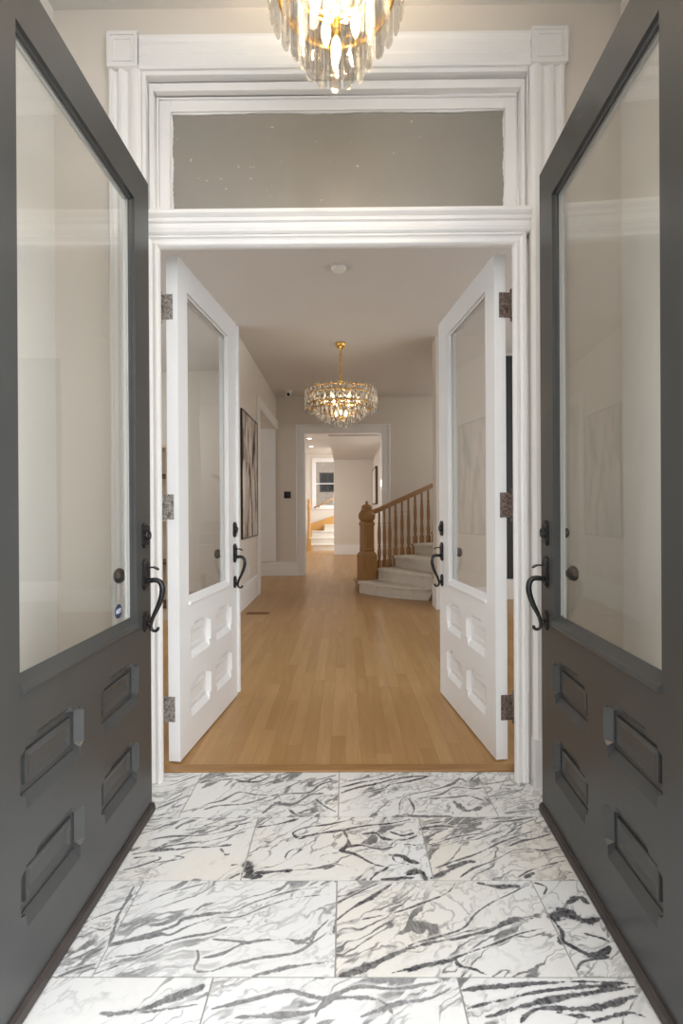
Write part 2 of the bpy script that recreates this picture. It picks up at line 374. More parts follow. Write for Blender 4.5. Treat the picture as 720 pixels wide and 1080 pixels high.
# the stone's main veins, floor coordinates in mm: half width (mm), darkness (%), points
VEINS = """6 75 -641,1248 -594,1265 -540,1284 -486,1306 -465,1329 -394,1345 -331,1354 -283,1382 -214,1411 -141,1433 -54,1445
4 60 -639,1244 -591,1259 -535,1284 -487,1278 -450,1303 -378,1332 -309,1336 -233,1373 -163,1399 -90,1411 -53,1414
8 70 -641,1248 -607,1257 -562,1268 -512,1283
4 70 -639,1202 -604,1216 -543,1224 -489,1254 -440,1272 -376,1284 -336,1303
4 70 -638,1170 -591,1191 -549,1202 -510,1224 -476,1248
4 60 -643,1370 -601,1385 -552,1417 -496,1438 -439,1458
4 60 -371,1266 -303,1260 -257,1254
6 50 -400,1236 -388,1213 -388,1181 -345,1176
5 55 -377,1213 -327,1225 -289,1248 -247,1260 -159,1266
5 50 -345,1176 -308,1191 -268,1202 -217,1213 -143,1225 -102,1248 -49,1290
5 50 -159,1266 -103,1254 -83,1290 -50,1329
6 50 -239,1165 -180,1181 -119,1192 -46,1203
9 45 -136,1254 -103,1266 -88,1290
6 60 -755,1303 -729,1329 -693,1349 -661,1370 -651,1430
4 60 -727,1303 -666,1296 -663,1349
4 60 -730,1160 -690,1181 -647,1197
5 50 -641,1248 -652,1303 -660,1356 -662,1453
6 70 -17,1166 37,1186 93,1209 164,1239 236,1257 308,1270 384,1289 465,1316 558,1337
9 70 -17,1166 37,1184 71,1198
4 60 4,1164 82,1198 177,1251 263,1276 329,1302 370,1344 425,1381 502,1419 566,1452
5 90 112,1173 168,1186 248,1203 320,1227 409,1257 476,1283 554,1299
9 100 145,1181 225,1198 282,1209
5 90 282,1209 289,1192 320,1184 353,1167
7 95 -31,1323 18,1366 84,1411 140,1452
4 80 -32,1381 33,1419 101,1457
4 70 -19,1316 55,1330 142,1351 222,1381 306,1419 342,1460
8 80 408,1457 471,1443 538,1447
6 80 -36,1283 -31,1330
8 65 426,1309 494,1330 555,1344
18 95 582,1337 638,1351 673,1323 725,1330
9 90 652,1381 702,1403 715,1381
9 90 576,1270 607,1239 643,1221 701,1245
8 90 588,1323 594,1283 576,1257
6 90 652,1283 692,1270 708,1257
4 70 576,1176 612,1204 684,1215
4 80 583,1460 616,1443 596,1411
7 85 268,1702 312,1716 362,1722 394,1716 447,1728
4 90 269,1704 325,1702 375,1704
4 80 307,1735 368,1747
4 75 263,1619 320,1635 372,1657 441,1674 525,1686 606,1710 708,1759
3 70 268,1608 324,1615 392,1640 458,1651 513,1674 584,1694
5 75 289,1517 354,1546 430,1576 492,1608 540,1635 615,1668 720,1709
13 75 267,1475 306,1494 356,1522 414,1546
8 80 327,1522 383,1541 429,1549
5 80 360,1480 413,1517 481,1546 526,1571 573,1597 630,1604 680,1597 743,1618
5 70 556,1613 612,1640 674,1657 740,1680
5 90 545,1480 591,1507 643,1526 727,1551
10 85 566,1480 602,1498
5 80 467,1740 539,1759 610,1768
4 80 542,1740 638,1753 713,1772
20 100 -325,1539 -311,1492
9 100 -299,1498 -246,1502 -180,1510
12 100 -327,1483 -270,1483
6 90 -336,1715 -262,1730 -182,1761
5 90 -195,1685 -167,1707 -117,1722 -66,1730 6,1753
6 95 -178,1664 -134,1671 -85,1685 -14,1700 67,1722 171,1737 247,1760
5 90 -195,1682 -172,1657 -143,1664
7 100 -9,1692 5,1656 5,1622 -19,1596 24,1583 60,1557 96,1533 136,1521
9 95 136,1521 93,1492 74,1470
5 90 5,1615 53,1622 119,1602 159,1615
7 100 55,1678 106,1685 133,1656 201,1649 254,1670
8 100 145,1576 191,1570 207,1551 242,1539
4 100 154,1570 165,1545 205,1533
6 90 199,1629 246,1622
6 100 157,1692 204,1670 246,1685
15 100 200,1498 237,1504 250,1475
8 95 109,1472 162,1475 215,1479
2.5 60 -141,1643 -149,1616 -194,1596 -205,1564 -189,1549
2.5 40 -88,1558 -41,1539 14,1521 40,1504
2.2 40 -88,1558 -79,1576 -14,1589
7 70 -674,1599 -636,1614 -603,1624 -562,1634 -519,1639
8 90 -672,1594 -632,1603 -588,1603 -533,1613 -489,1613 -447,1618 -404,1624
6 90 -436,1608 -411,1579 -397,1583
4 80 -733,1509 -691,1523 -657,1541 -626,1560 -642,1574
3 60 -717,1564 -676,1569 -642,1574
6 75 -708,1645 -641,1666 -552,1671 -479,1682 -423,1704 -404,1722 -421,1727
4 70 -600,1699 -542,1710 -475,1722 -413,1727 -354,1745
10 50 -627,1710 -606,1739 -564,1757
4 70 -730,1579 -674,1599 -629,1634
3 60 -518,1634 -443,1660 -367,1693
4 70 -381,1531 -354,1536
6 70 -374,1474 -345,1496
3 60 -643,1541 -597,1550 -546,1564 -585,1574
6 90 -625,1996 -568,2015 -490,2025 -440,2005 -400,2035 -359,2065
4 80 -622,2006 -530,2045 -452,2059
6 90 -474,2005 -383,2005 -332,2045
4 85 -289,2065 -283,2024 -213,2014 -156,2010 -89,2034 -43,2054
6 60 -601,1803 -554,1852 -498,1877 -446,1930 -366,1912 -290,1911 -236,1920 -150,1929 -109,1985 -42,2014
6 50 -555,1819 -499,1843 -417,1851 -339,1885 -280,1920
10 50 -323,1795 -281,1851 -207,1851 -149,1911 -95,1920
5 60 -224,1818 -179,1779 -119,1786
5 60 -125,1885 -81,1834 -38,1802
6 80 -752,1819 -712,1852 -672,1886 -637,1912
3 60 -772,1895 -724,1912 -671,1949
5 70 -760,1852 -711,1877 -673,1921
4 70 -725,1780 -673,1803
7 95 -19,1923 30,1953 117,1984 194,2016 272,2038 363,2049
5 90 -19,1964 55,1995 157,2027 224,2060
5 90 6,2006 95,2038
6 95 53,1923 151,1953 191,1984 268,2005 403,2060
6 50 207,1811 221,1874 267,1913 356,1942 450,1983 497,2026 523,1983
5 50 286,1884 386,1912 457,1962 527,1952 591,1962
6 50 252,1893 266,1828 248,1776
6 45 333,1884 429,1893 502,1902 561,1864
15 45 434,1865 466,1810 527,1828
8 50 215,1785 292,1776 402,1776
5 60 585,1983 678,2004 765,2036
4 60 584,1864 672,1883 765,1941 761,2025
4 70 606,1793 702,1810 761,1818
3 60 601,1846 700,1864 788,1882
4 60 558,1893 647,1912 705,1941
10 85 -552,1073 -476,1088 -422,1112 -355,1140
4 60 -576,1078 -493,1078 -353,1098
6 50 -318,1088 -227,1109 -144,1129 -56,1113 30,1140 117,1134 230,1151
6 45 -261,1069 -97,1079 -35,1109
8 50 28,1070 114,1099 201,1113 261,1141
5 50 -75,1069 -46,1109 72,1109 110,1070
6 90 280,1130 381,1141 561,1152 691,1147
6 95 280,1089 370,1109 509,1134 666,1143
7 90 316,1070 430,1099 546,1120 709,1141
7 90 395,1061 447,1089 572,1090 696,1120
5 80 557,1061 650,1080 685,1071
6 90 485,1080 562,1070"""
TILE_SEED = {(0,-2):(.31,.55,.1), (0,-1):(.42,.35,.12), (0,0):(.47,.20,.15), (0,1):(.44,.50,.2),
 (1,-2):(.45,.30,.62), (1,-1):(.53,.05,.55), (1,0):(.51,.22,.66), (1,1):(.5,.3,.5),
 (2,-2):(.45,.42,.1), (2,-1):(.36,.62,.08), (2,0):(.37,.12,.58), (2,1):(.55,.04,.15),
 (3,-2):(.28,.66,.06), (3,-1):(.33,.70,.08), (3,0):(.56,.15,.22), (3,1):(.5,.1,.2)}
def vein_field(P):
    """distance field of the veins at the floor points P (n,2): fall-off 0..1 and darkness"""
    best = np.zeros(len(P)); dark = np.zeros(len(P)); rv = np.random.RandomState(3)
    for line in VEINS.split('\n'):
        t = line.split(); w = float(t[0])/1000; dk = float(t[1])/100
        q = np.array([[float(v) for v in p.split(',')] for p in t[2:]])/1000
        # smooth the polyline
        fine = []
        for i in range(len(q)-1):
            p0,p1,p2,p3 = q[max(i-1,0)],q[i],q[i+1],q[min(i+2,len(q)-1)]
            for k in range(5):
                u = k/5; fine.append(.5*(2*p1+(p2-p0)*u+(2*p0-5*p1+4*p2-p3)*u*u+(3*p1-p0-3*p2+p3)*u**3))
        fine.append(q[-1]); fine = np.array(fine); n = len(fine)
        kn = rv.rand(max(3, n//5)+1); wv = w*(.34+.72*np.interp(np.linspace(0, len(kn)-1, n), np.arange(len(kn)), kn)); tt = np.linspace(0,1,n); wv *= np.clip(np.minimum(tt, 1-tt)*5+.45, 0, 1)
        lo = fine.min(0)-.06; hi = fine.max(0)+.06
        idx = np.where((P[:,0]>lo[0])&(P[:,0]<hi[0])&(P[:,1]>lo[1])&(P[:,1]<hi[1]))[0]
        if len(idx) == 0: continue
        X = P[idx]; b = np.zeros(len(idx))
        for i in range(n-1):
            e = fine[i+1]-fine[i]; L2 = e@e+1e-12
            u = np.clip(((X-fine[i])@e)/L2, 0, 1); d = np.linalg.norm(X-fine[i]-u[:,None]*e, axis=1)
            b = np.maximum(b, 1-d/(3*(wv[i]*(1-u)+wv[i+1]*u)))
        m = b > best[idx]
        best[idx[m]] = b[m]; dark[idx[m]] = dk
    return best, dark
def marble_floor():
    G, D = .61, .305
    x0, y0 = -.030, 2.078
    g = .0022
    rr = random.Random(41)
    V = []; F = []; MI = []; SE = []; top = []
    for j in range(5):
        ya = y0 - j*D; yb = max(ya - D, .72)
        off = 0 if j % 2 == 0 else .5
        for i in range(-3, 3):
            xa = x0 + (i+off)*G; xb = xa + G
            xa, xb = max(xa, -1.24)+g, min(xb, 1.19)-g
            sd = TILE_SEED.get((j, i), (rr.random()*.5, rr.random(), rr.random()*.5))
            if xb - xa < .02: continue
            u, v = yb+g, ya-g
            o = len(V); st = .0042
            nx, ny = max(2, int((xb-xa)/st)), max(2, int((v-u)/st))
            gx = np.linspace(xa, xb, nx+1); gy = np.linspace(u, v, ny+1)
            V += [(x, y, 0.0) for y in gy for x in gx]
            F += [(o+r*(nx+1)+c, o+r*(nx+1)+c+1, o+(r+1)*(nx+1)+c+1, o+(r+1)*(nx+1)+c) for r in range(ny) for c in range(nx)]
            rim = [o+c for c in range(nx+1)] + [o+r*(nx+1)+nx for r in range(1,ny+1)] + [o+ny*(nx+1)+c for c in range(nx-1,-1,-1)] + [o+r*(nx+1) for r in range(ny-1,0,-1)]
            q = len(V); V += [(V[k][0], V[k][1], -.012) for k in rim]
            F += [(rim[(k+1)%len(rim)], rim[k], q+k, q+(k+1)%len(rim)) for k in range(len(rim))]
            SE += [sd]*(len(F)-len(SE))
    MI = [0]*len(F)
    o = len(V); V += [(-1.24,.70,-.0022),(1.19,.70,-.0022),(1.19,2.08,-.0022),(-1.24,2.08,-.0022),(-1.24,.70,-.03),(1.19,.70,-.03),(1.19,2.08,-.03),(-1.24,2.08,-.03)]
    F += [tuple(o+k for k in f) for f in ((0,1,2,3),(7,6,5,4),(0,4,5,1),(1,5,6,2),(2,6,7,3),(3,7,4,0))]; MI += [1]*6; SE += [(0,0,0)]*6
    me = bpy.data.meshes.new('floor'); me.from_pydata(V, [], F)
    me.materials.append(M['marble']); me.materials.append(M['grout']); me.polygons.foreach_set('material_index', MI); me.update()
    me.attributes.new('seed', 'FLOAT_VECTOR', 'FACE').data.foreach_set('vector', np.array(SE, dtype=np.float32).ravel())
    b, d = vein_field(np.array(V)[:, :2])
    me.attributes.new('vein', 'FLOAT', 'POINT').data.foreach_set('value', b.astype(np.float32))
    me.attributes.new('vein_dark', 'FLOAT', 'POINT').data.foreach_set('value', d.astype(np.float32))
    ob = bpy.data.objects.new('floor', me); COL.objects.link(ob)
    return tag(ob, 'white marble tiled vestibule floor with bold dark grey veins', 'floor', kind='structure')
marble_floor()

mb = MB(); mb.box(-4.5, 4.5, 2.079, 17.2, -.03, 0.0)
struct('floor.001', mb, M['oakfloor'], 'honey oak strip floor running down the long hallway', 'floor')
mb = MB(); mb.box(-.87, .81, 2.079, 2.135, -.004, .006)
struct('trim_1', mb, M['oakx'], 'pale oak threshold strip between marble and wood floor', 'threshold', bevel=.003)
mb = MB(); mb.box(-3.5, 3.5, -6, .70, -.06, -.02)
struct('floor.002', mb, M['porch'], 'grey stone porch floor outside the front doors', 'floor')

# ------------------------------------------------------------------ vestibule shell
XL, XR, YV = -1.24, 1.19, 2.0
CZ = 3.33
mb = MB(); mb.box(XL-.12, XL, .72, YV, 0, CZ); struct('wall_left', mb, M['lwall'], 'greige plaster side wall of the vestibule behind the left charcoal door', 'wall')
mb = MB(); mb.box(XR, XR+.12, .72, YV, 0, CZ); struct('wall_right', mb, M['lwall'], 'greige plaster side wall of the vestibule behind the right charcoal door', 'wall')
mb = MB()
mb.box(XL-.12, -.87, YV, 2.15, 0, CZ); mb.box(.81, XR+.12, YV, 2.15, 0, CZ); mb.box(-.87, .81, YV, 2.15, 3.07, CZ)
struct('wall_back', mb, M['wall'], 'greige plaster wall around the inner doorway and transom', 'wall')
mb = MB()
mb.box(XL-.12, -.80, .72, .92, 0, CZ); mb.box(.77, XR+.12, .72, .92, 0, CZ); mb.box(-.80, .77, .72, .92, 2.47, 2.56); mb.box(-.80, .77, .72, .92, 3.22, CZ)  # open band above the doors added to admit more sky light
struct('wall_front', mb, M['wall'], 'front wall around the open outer double doors', 'wall')
mb = MB(); mb.box(XL-.12, XR+.12, .72, 2.15, CZ, CZ+.1); struct('ceiling', mb, M['ceil'], 'flat plaster ceiling of the vestibule', 'ceiling')

# outer casing of the inner doorway: two fluted legs, head and corner blocks
def casing_leg(mb, xa, xb, z0, z1):
    w = xb-xa; Y = YV
    prof = [(0,0),(0,.024),(.006,.030),(.018,.030),(.022,.022),(.034,.017),(.046,.022),(.052,.030),(.066,.030),(.072,.022),(.086,.017),(.100,.022),(.106,.030),(.122,.034),(.136,.034),(.144,.026),(.150,.020),(.150,0)]
    s = w/.15
    prof = [(xa + p*s, Y - h) for p, h in prof]
    mb.prism(prof, z0, z1)
LEG = [(-.994, -.858), (.940, .797)]
for k, (xa, xb) in enumerate(LEG):
    mb = MB()
    if xa < xb: casing_leg(mb, xa, xb, .20, 3.05)
    else:
        t = MB(); casing_leg(t, -xa, -xb, .20, 3.05)
        mb.add([(-x,y,z) for x,y,z in t.v], t.f)
    a, b = min(xa,xb), max(xa,xb)
    mb.box(a-.004, b+.002, YV-.042, YV, 0, .20)
    struct('trim_2' if k == 0 else 'trim_3', mb, M['white'], 'white fluted door casing %s of the inner doorway' % ('on the left side' if k == 0 else 'on the right side'), 'door casing')
mb = MB()
hp = [(z-.024, h) for z, h in [(3.072,0),(3.072,.026),(3.080,.032),(3.094,.032),(3.098,.024),(3.126,.024),(3.132,.030),(3.146,.030),(3.152,.022),(3.176,.022),(3.182,.030),(3.196,.036),(3.207,.036),(3.207,0)]]
ring = lambda x: [(x, YV-h, z) for z, h in hp]
mb.loft([ring(-.862), ring(.802)])
struct('trim_4', mb, M['white'], 'white moulded head casing above the transom', 'head casing')
for k, (xa, xb) in enumerate([(-.992, -.862), (.797, .948)]):
    mb = MB(); z0, z1 = 3.047, 3.196
    mb.box(xa, xb, YV-.036, YV, z0, z1)
    def fr(m, d, w):
        o_ = m; i_ = m+w
        for (p,q,r,s_) in ((xa+o_,xb-o_,z0+o_,z0+i_),(xa+o_,xb-o_,z1-i_,z1-o_),(xa+o_,xa+i_,z0+i_,z1-i_),(xb-i_,xb-o_,z0+i_,z1-i_)):
            mb.box(p,q,YV-.036-d,YV-.036,r,s_)
    fr(0, .006, .014); fr(.024, .004, .008)
    struct('trim_5' if k == 0 else 'trim_6', mb, M['white'], 'square white corner block at the %s of the door casing' % ('upper left' if k == 0 else 'upper right'), 'corner block', bevel=.002)

# stepped transom frame (nested, each step deeper)
def rect_frame(mb, o, i, y0, y1, bottom=True):
    """o,i = (x0,x1,z0,z1) outer and inner rectangles"""
    mb.box(o[0], i[0], y0, y1, o[2], o[3]); mb.box(i[1], o[1], y0, y1, o[2], o[3])
    mb.box(i[0], i[1], y0, y1, i[3], o[3])
    if bottom: mb.box(i[0], i[1], y0, y1, o[2], i[2])
mb = MB()
TB = 2.45
RA, RB, RC, RD, RE = (-.857,.807,TB,3.062), (-.841,.791,TB,3.032), (-.835,.784,TB,3.018), (-.814,.767,TB,2.983), (-.806,.760,TB,2.974)
rect_frame(mb, (-.875,.825,TB,3.09), RA, 1.995, 2.10, False)
rect_frame(mb, RA, RB, 1.985, 2.10, False)
rect_frame(mb, RB, RC, 2.020, 2.10, False)
rect_frame(mb, RC, RD, 2.006, 2.10, False)
rect_frame(mb, RD, RE, 2.034, 2.10, False)
struct('trim_7', mb, M['white'], 'stepped white moulding around the transom window', 'transom moulding', bevel=.004)
wn = empty('window_1', (0, 2.05, 2.46), label='grey painted over transom window above the inner doorway', cat='window', kind='structure')
def rel(o, mbx):
    mbx.v = [(x-o.location.x, y-o.location.y, z-o.location.z) for x,y,z in mbx.v]; return mbx
mb = MB(); rect_frame(mb, (-.806,.760,2.452,2.974), (-.754,.712,2.472,2.927), 2.044, 2.09); rel(wn, mb).build('window_frame', M['white'], wn, bevel=.003)
mb = MB()
# pane with a slightly ragged painted edge: thin slab
mb.box(-.758, .716, 2.058, 2.066, 2.465, 2.931); rel(wn, mb).build('window_pane', M['transom'], wn)
mb = MB(); rg = random.Random(5)
for a, b, fixed in (((-.754,2.927),(.712,2.927),'z'),((-.754,2.472),(-.754,2.927),'x'),((.712,2.472),(.712,2.927),'x')):
    N = 46; pts = []
    for k in range(N+1):
        t = k/N; x = a[0]+(b[0]-a[0])*t; z = a[1]+(b[1]-a[1])*t; d = .002+.0022*(1+math.sin(k*.37))+.003*rg.random()**2
        pts.append((x, z, d))
    for k in range(N):
        (x1,z1,d1),(x2,z2,d2) = pts[k], pts[k+1]
        if fixed == 'z': q = [(x1,z1),(x2,z2),(x2,z2-d2),(x1,z1-d1)]
        else:
            sgn = 1 if a[0] < 0 else -1
            q = [(x1,z1),(x2,z2),(x2+sgn*d2,z2),(x1+sgn*d1,z1)]
        mb.loft([[(x,2.052,z) for x,z in q], [(x,2.059,z) for x,z in q]])
rel(wn, mb).build('putty_edge', M['white'], wn)

# transom bar: stack of horizontal mouldings, mitred lower moulding continuing down the jambs
mb = MB()
bp = [(2.365,0),(2.365,.020),(2.372,.028),(2.384,.032),(2.392,.024),(2.410,.024),(2.414,.034),(2.424,.036),(2.430,.024),(2.436,.022),(2.440,.032),(2.447,.040),(2.456,.040),(2.460,.030),(2.472,.026),(2.476,0)]
bp = [(2.352+(z-2.365)*.973, h) for z, h in bp]
r2 = lambda x: [(x, 2.005-h, z) for z, h in bp] + [(x, 2.08, 2.460), (x, 2.08, 2.352)]
mb.loft([r2(-.856), r2(.796)])
for cx in (-.575, .515):                     # small carved reel ornaments under the bar
    for k in range(4):
        mb.lathe([(.0,-.008),(.0055,-.005),(.0065,0),(.0055,.005),(0,.008)], (cx+k*.0145, 1.985, 2.362), 8, 'X')
struct('trim_8', mb, M['white'], 'white moulded bar between the doorway and the transom', 'transom bar')
mb = MB()
# mitred architrave: profile across width (0 outer .. .056 inner), depth toward viewer
ap = [(0,.012),(.004,.022),(.014,.024),(.018,.014),(.026,.010),(.033,.013),(.038,.022),(.047,.024),(.052,.018),(.056,.008),(.056,-.004)]
def arch_ring(pt):  return pt
xo0, xo1, zo = -.847, .784, 2.357
seq = []
for (w, h) in ap:
    y = 2.012 - h
    seq.append([(xo0+w, y, 0.0), (xo0+w, y, zo-w), (xo1-w, y, zo-w), (xo1-w, y, 0.0)])
mb.loft(seq, closed=False, caps=False)
bk = [(xo0, 2.05, 0.0), (xo0, 2.05, zo), (xo1, 2.05, zo), (xo1, 2.05, 0.0)]
mb.loft([[bk[0],bk[1],bk[2],bk[3]], seq[0]], closed=False, caps=False)
bi = [(xo0+.012, 2.05, 0.0), (xo0+.012, 2.05, zo-.03), (xo1-.012, 2.05, zo-.03), (xo1-.012, 2.05, 0.0)]
mb.loft([seq[-1], bi], closed=False, caps=False); mb.loft([bi, bk], closed=False, caps=False)
struct('trim_9', mb, M['white'], 'white stepped door stop moulding framing the inner doorway', 'door frame')
mb = MB()  # jamb lining behind the stop
mb.box(-.885,-.868,2.045,2.15,0,2.40); mb.box(.808,.825,2.045,2.15,0,2.40); mb.box(-.885,.825,2.045,2.15,2.385,2.462); mb.box(-.885,.825,2.10,2.15,2.948,3.08); mb.box(-.885,-.78,2.10,2.15,2.462,2.948); mb.box(.728,.825,2.10,2.15,2.462,2.948)
struct('trim_10', mb, M['white'], 'white jamb lining behind the hinges of the inner doors', 'door jamb')

# ------------------------------------------------------------------ doors
def grid_solid(mb, xs, zs, holes, y0, y1, mf, mbk, mside):
    """solid plate between y0 and y1 on the cell grid xs*zs without the hole cells"""
    nx, nz = len(xs)-1, len(zs)-1
    solid = lambda i, k: 0 <= i < nx and 0 <= k < nz and (i,k) not in holes
    for i in range(nx):
        for k in range(nz):
            if not solid(i,k): continue
            a,b,c,d = xs[i],xs[i+1],zs[k],zs[k+1]
            if mf is not None: mb.add([(a,y0,c),(b,y0,c),(b,y0,d),(a,y0,d)], [(0,1,2,3)], mf)
            if mbk is not None: mb.add([(a,y1,c),(b,y1,c),(b,y1,d),(a,y1,d)], [(3,2,1,0)], mbk)
            for (di,dk,p,q) in ((-1,0,(a,c),(a,d)),(1,0,(b,d),(b,c)),(0,-1,(b,c),(a,c)),(0,1,(a,d),(b,d))):
                if not solid(i+di,k+dk):
                    mb.add([(p[0],y0,p[1]),(q[0],y0,q[1]),(q[0],y1,q[1]),(p[0],y1,p[1])], [(0,1,2,3)], mside)

def panel_mesh(x0, x1, z0, z1, s, mat, d=.019, cs=.019, ct=.020, cb=.026):
    """recessed panel with stop-chamfered opening and a raised field"""
    mb = MB()
    ix0, ix1, iz0, iz1 = x0+cs, x1-cs, z0+cb, z1-ct
    def ring(kind):
        pts = []
        st, ln = .016, .012
        # corners in order: bl -> br -> tr -> tl ; each edge: corner, stop a, stop b, stop b', stop a'
        edges = [((ix0,iz0),(ix1,iz0),(0,z0-iz0)), ((ix1,iz0),(ix1,iz1),(x1-ix1,0)), ((ix1,iz1),(ix0,iz1),(0,z1-iz1)), ((ix0,iz1),(ix0,iz0),(x0-ix0,0))]
        for ei, (p, q, out) in enumerate(edges):
            L = math.hypot(q[0]-p[0], q[1]-p[1]); ux, uz = (q[0]-p[0])/L, (q[1]-p[1])/L
            st, ln = ((.003,.002),(.006,.010),(.034,.012),(.006,.010))[ei]
            for t, o in ((0,0),(st,0),(st+ln,1),(L-st-ln,1),(L-st,0)):
                if ei == 0: o = 1 if t > 0 else 0
                k = 0 if kind == 'in' else o
                pts.append((p[0]+ux*t+out[0]*k, p[1]+uz*t+out[1]*k))
        return pts
    T = ring('tongue'); D = ring('in')
    # outer rectangle with matching points
    O = []
    for i, (px, pz) in enumerate(D):
        e, k = divmod(i, 5)
        if k == 0: O.append(((x0,z0),(x1,z0),(x1,z1),(x0,z1))[e])
        else: O.append({0:(px,z0), 1:(x1,pz), 2:(px,z1), 3:(x0,pz)}[e])
    Y = lambda pts, y: [(x, y*s, z) for x, z in pts]
    rings = [Y(O,0), Y(T,0), Y(D,d), Y(D,d+.004)]
    mb.loft(rings, caps=False)
    # flat margin and raised field on a 4-point loop
    def rect(m, y): return [(ix0+m,y*s,iz0+m),(ix1-m,y*s,iz0+m),(ix1-m,y*s,iz1-m),(ix0+m,y*s,iz1-m)]
    mb.loft([rect(0,d+.004), rect(.020,d+.004), rect(.0215,d-.003), rect(.0255,d-.004), rect(.042,d+.000)], caps=False)
    mb.add(rect(.042,d+.000), [(0,1,2,3)])
    return mb

def octo(xc, zc, w, h, c):
    a, b = w/2, h/2
    return [(xc-a,zc-b+c),(xc-a+c,zc-b),(xc+a-c,zc-b),(xc+a,zc-b+c),(xc+a,zc+b-c),(xc+a-c,zc+b),(xc-a+c,zc+b),(xc-a,zc+b-c)]
def plate(mb, poly, y0, y1, inset=.004, s=1):
    cx = sum(p[0] for p in poly)/len(poly); cz = sum(p[1] for p in poly)/len(poly)
    def sc(k): return [(cx+(x-cx)*k, cz+(z-cz)*k) for x, z in poly]
    Y = lambda pts, y: [(x, y*s, z) for x, z in pts]
    mid = y0+(y1-y0)*.55
    mb.loft([Y(poly,y0), Y(poly,mid), Y(sc(.82),y1)])
    return mb

def make_door(name, label, cat, loc, rz, s, W, H, T, gx, gz, px, pz, mat_out, mat_in, zlock, hz=None, hinge_mat=None, sweep=False, astragal=False, group=None, knob_extra=False):
    d = .024
    root = empty(name, loc, rz, label=label, cat=cat, kind='structure', group=group)
    z0 = .008
    xs = [0, px[0][0], px[0][1], px[1][0], px[1][1], W]
    xs = sorted(set([0, W, gx[0], gx[1], px[0][0], px[0][1], px[1][0], px[1][1]]))
    zs = sorted(set([z0, H, gz[0], gz[1], pz[0][0], pz[0][1], pz[1][0], pz[1][1]]))
    holes_g = set(); holes_p = set()
    for i in range(len(xs)-1):
        for k in range(len(zs)-1):
            xm, zm = (xs[i]+xs[i+1])/2, (zs[k]+zs[k+1])/2
            if gx[0] < xm < gx[1] and gz[0] < zm < gz[1]: holes_g.add((i,k))
            for a, b in px:
                for c, e in pz:
                    if a < xm < b and c < zm < e: holes_p.add((i,k))
    mb = MB()
    grid_solid(mb, xs, zs, holes_g | holes_p, 0, d*s, 0, None, 0)
    grid_solid(mb, xs, zs, holes_g, d*s, T*s, 1, 1, 1)
    fr = mb.build('door_frame', [mat_out, mat_in], root)
    # glazing bead: sloped sill at the foot of the glass, small ovolo elsewhere
    mb = MB()
    a, b, c, e = gx[0], gx[1], gz[0], gz[1]
    mb.loft([[(x,0.0005*s,c-.008),(x,-.008*s,c-.006),(x,-.011*s,c+.001),(x,-.009*s,c+.008),(x,-.001*s,c+.013),(x,.010*s,c+.022),(x,(d-.001)*s,c+.033),(x,(d-.001)*s,c)] for x in (a, b)])
    for (x, sg) in ((a,1),(b,-1)):
        mb.loft([[(x,.012*s,z),(x+sg*.006,.016*s,z),(x+sg*.006,(d-.001)*s,z),(x,(d-.001)*s,z)] for z in (c+.02, e)])
    mb.loft([[(x,.012*s,e),(x,.016*s,e-.006),(x,(d-.001)*s,e-.006),(x,(d-.001)*s,e)] for x in (a, b)])
    mb.build('glazing_bead', mat_out, root)
    # inner bead around the back of the pane
    mb = MB()
    for (p,q,r,t_) in ((a,a+.012,c,e),(b-.012,b,c,e),(a+.012,b-.012,c,c+.012),(a+.012,b-.012,e-.012,e)):
        y_ = sorted(((d+.0055)*s, (T-.004)*s)); mb.box(p,q,y_[0],y_[1],r,t_)
    mb.build('inner_bead', mat_in, root)
    mb = MB(); y_ = sorted(((d)*s, (d+.005)*s)); mb.box(a-.004,b+.004,y_[0],y_[1],c-.004,e+.004)
    gl = mb.build('glass_pane', M['glass'], root)
    for (c0, c1) in pz:
        for (a0, a1) in px:
            panel_mesh(a0, a1, c0, c1, s, mat_out).build('panel', mat_out, root)
    # ---- lock set, at the free edge
    xl = W-.052; zd, zh = zlock+.150, zlock
    mb = MB(); plate(mb, octo(xl, zd, .052, .094, .013), 0, -.010, s=s)
    mb.lathe([(.021,0),(.0205,-.008*s),(.017,-.011*s),(.0135,-.007*s),(.0,-.006*s)], (xl,-.008*s,zd), 20, 'Y')
    mb.build('deadbolt', M['black'], root)
    mb = MB(); plate(mb, octo(xl, zh+.004, .050, .116, .013), 0, -.010, s=s)
    plate(mb, octo(xl, zh-.176, .044, .074, .013), 0, -.009, s=s)
    grip = [(-.006,.0-.022),(-.026,-.020),(-.046,-.020),(-.060,-.030),(-.066,-.050),(-.064,-.074),(-.056,-.102),(-.044,-.130),(-.033,-.152),(-.026,-.170),(-.022,-.186),(-.022,-.200),(-.030,-.210),(-.041,-.211),(-.048,-.204),(-.048,-.197)]
    rad = [.0095,.0095,.0095,.0100,.0105,.0105,.0100,.0090,.0078,.0072,.0066,.0060,.0056,.0056,.0062,.0058]
    # refine by sampling a smooth spline
    def spl(pts, rd, n=4):
        P = []; R = []
        for i in range(len(pts)-1):
            p0,p1,p2,p3 = (pts[max(i-1,0)],pts[i],pts[i+1],pts[min(i+2,len(pts)-1)])
            for k in range(n):
                t = k/n
                P.append(tuple(.5*((2*p1[j])+(-p0[j]+p2[j])*t+(2*p0[j]-5*p1[j]+4*p2[j]-p3[j])*t*t+(-p0[j]+3*p1[j]-3*p2[j]+p3[j])*t**3) for j in range(2)))
                R.append(rd[i]*(1-t)+rd[i+1]*t)
        P.append(pts[-1]); R.append(rd[-1]); return P, R
    P, R = spl(grip, rad)
    mb.tube([(xl, y*s, zh+z) for y, z in P], R, 12)
    mb.tube([(xl, -.004*s, zh-.182), (xl, -.024*s, zh-.184)], .0065, 10)
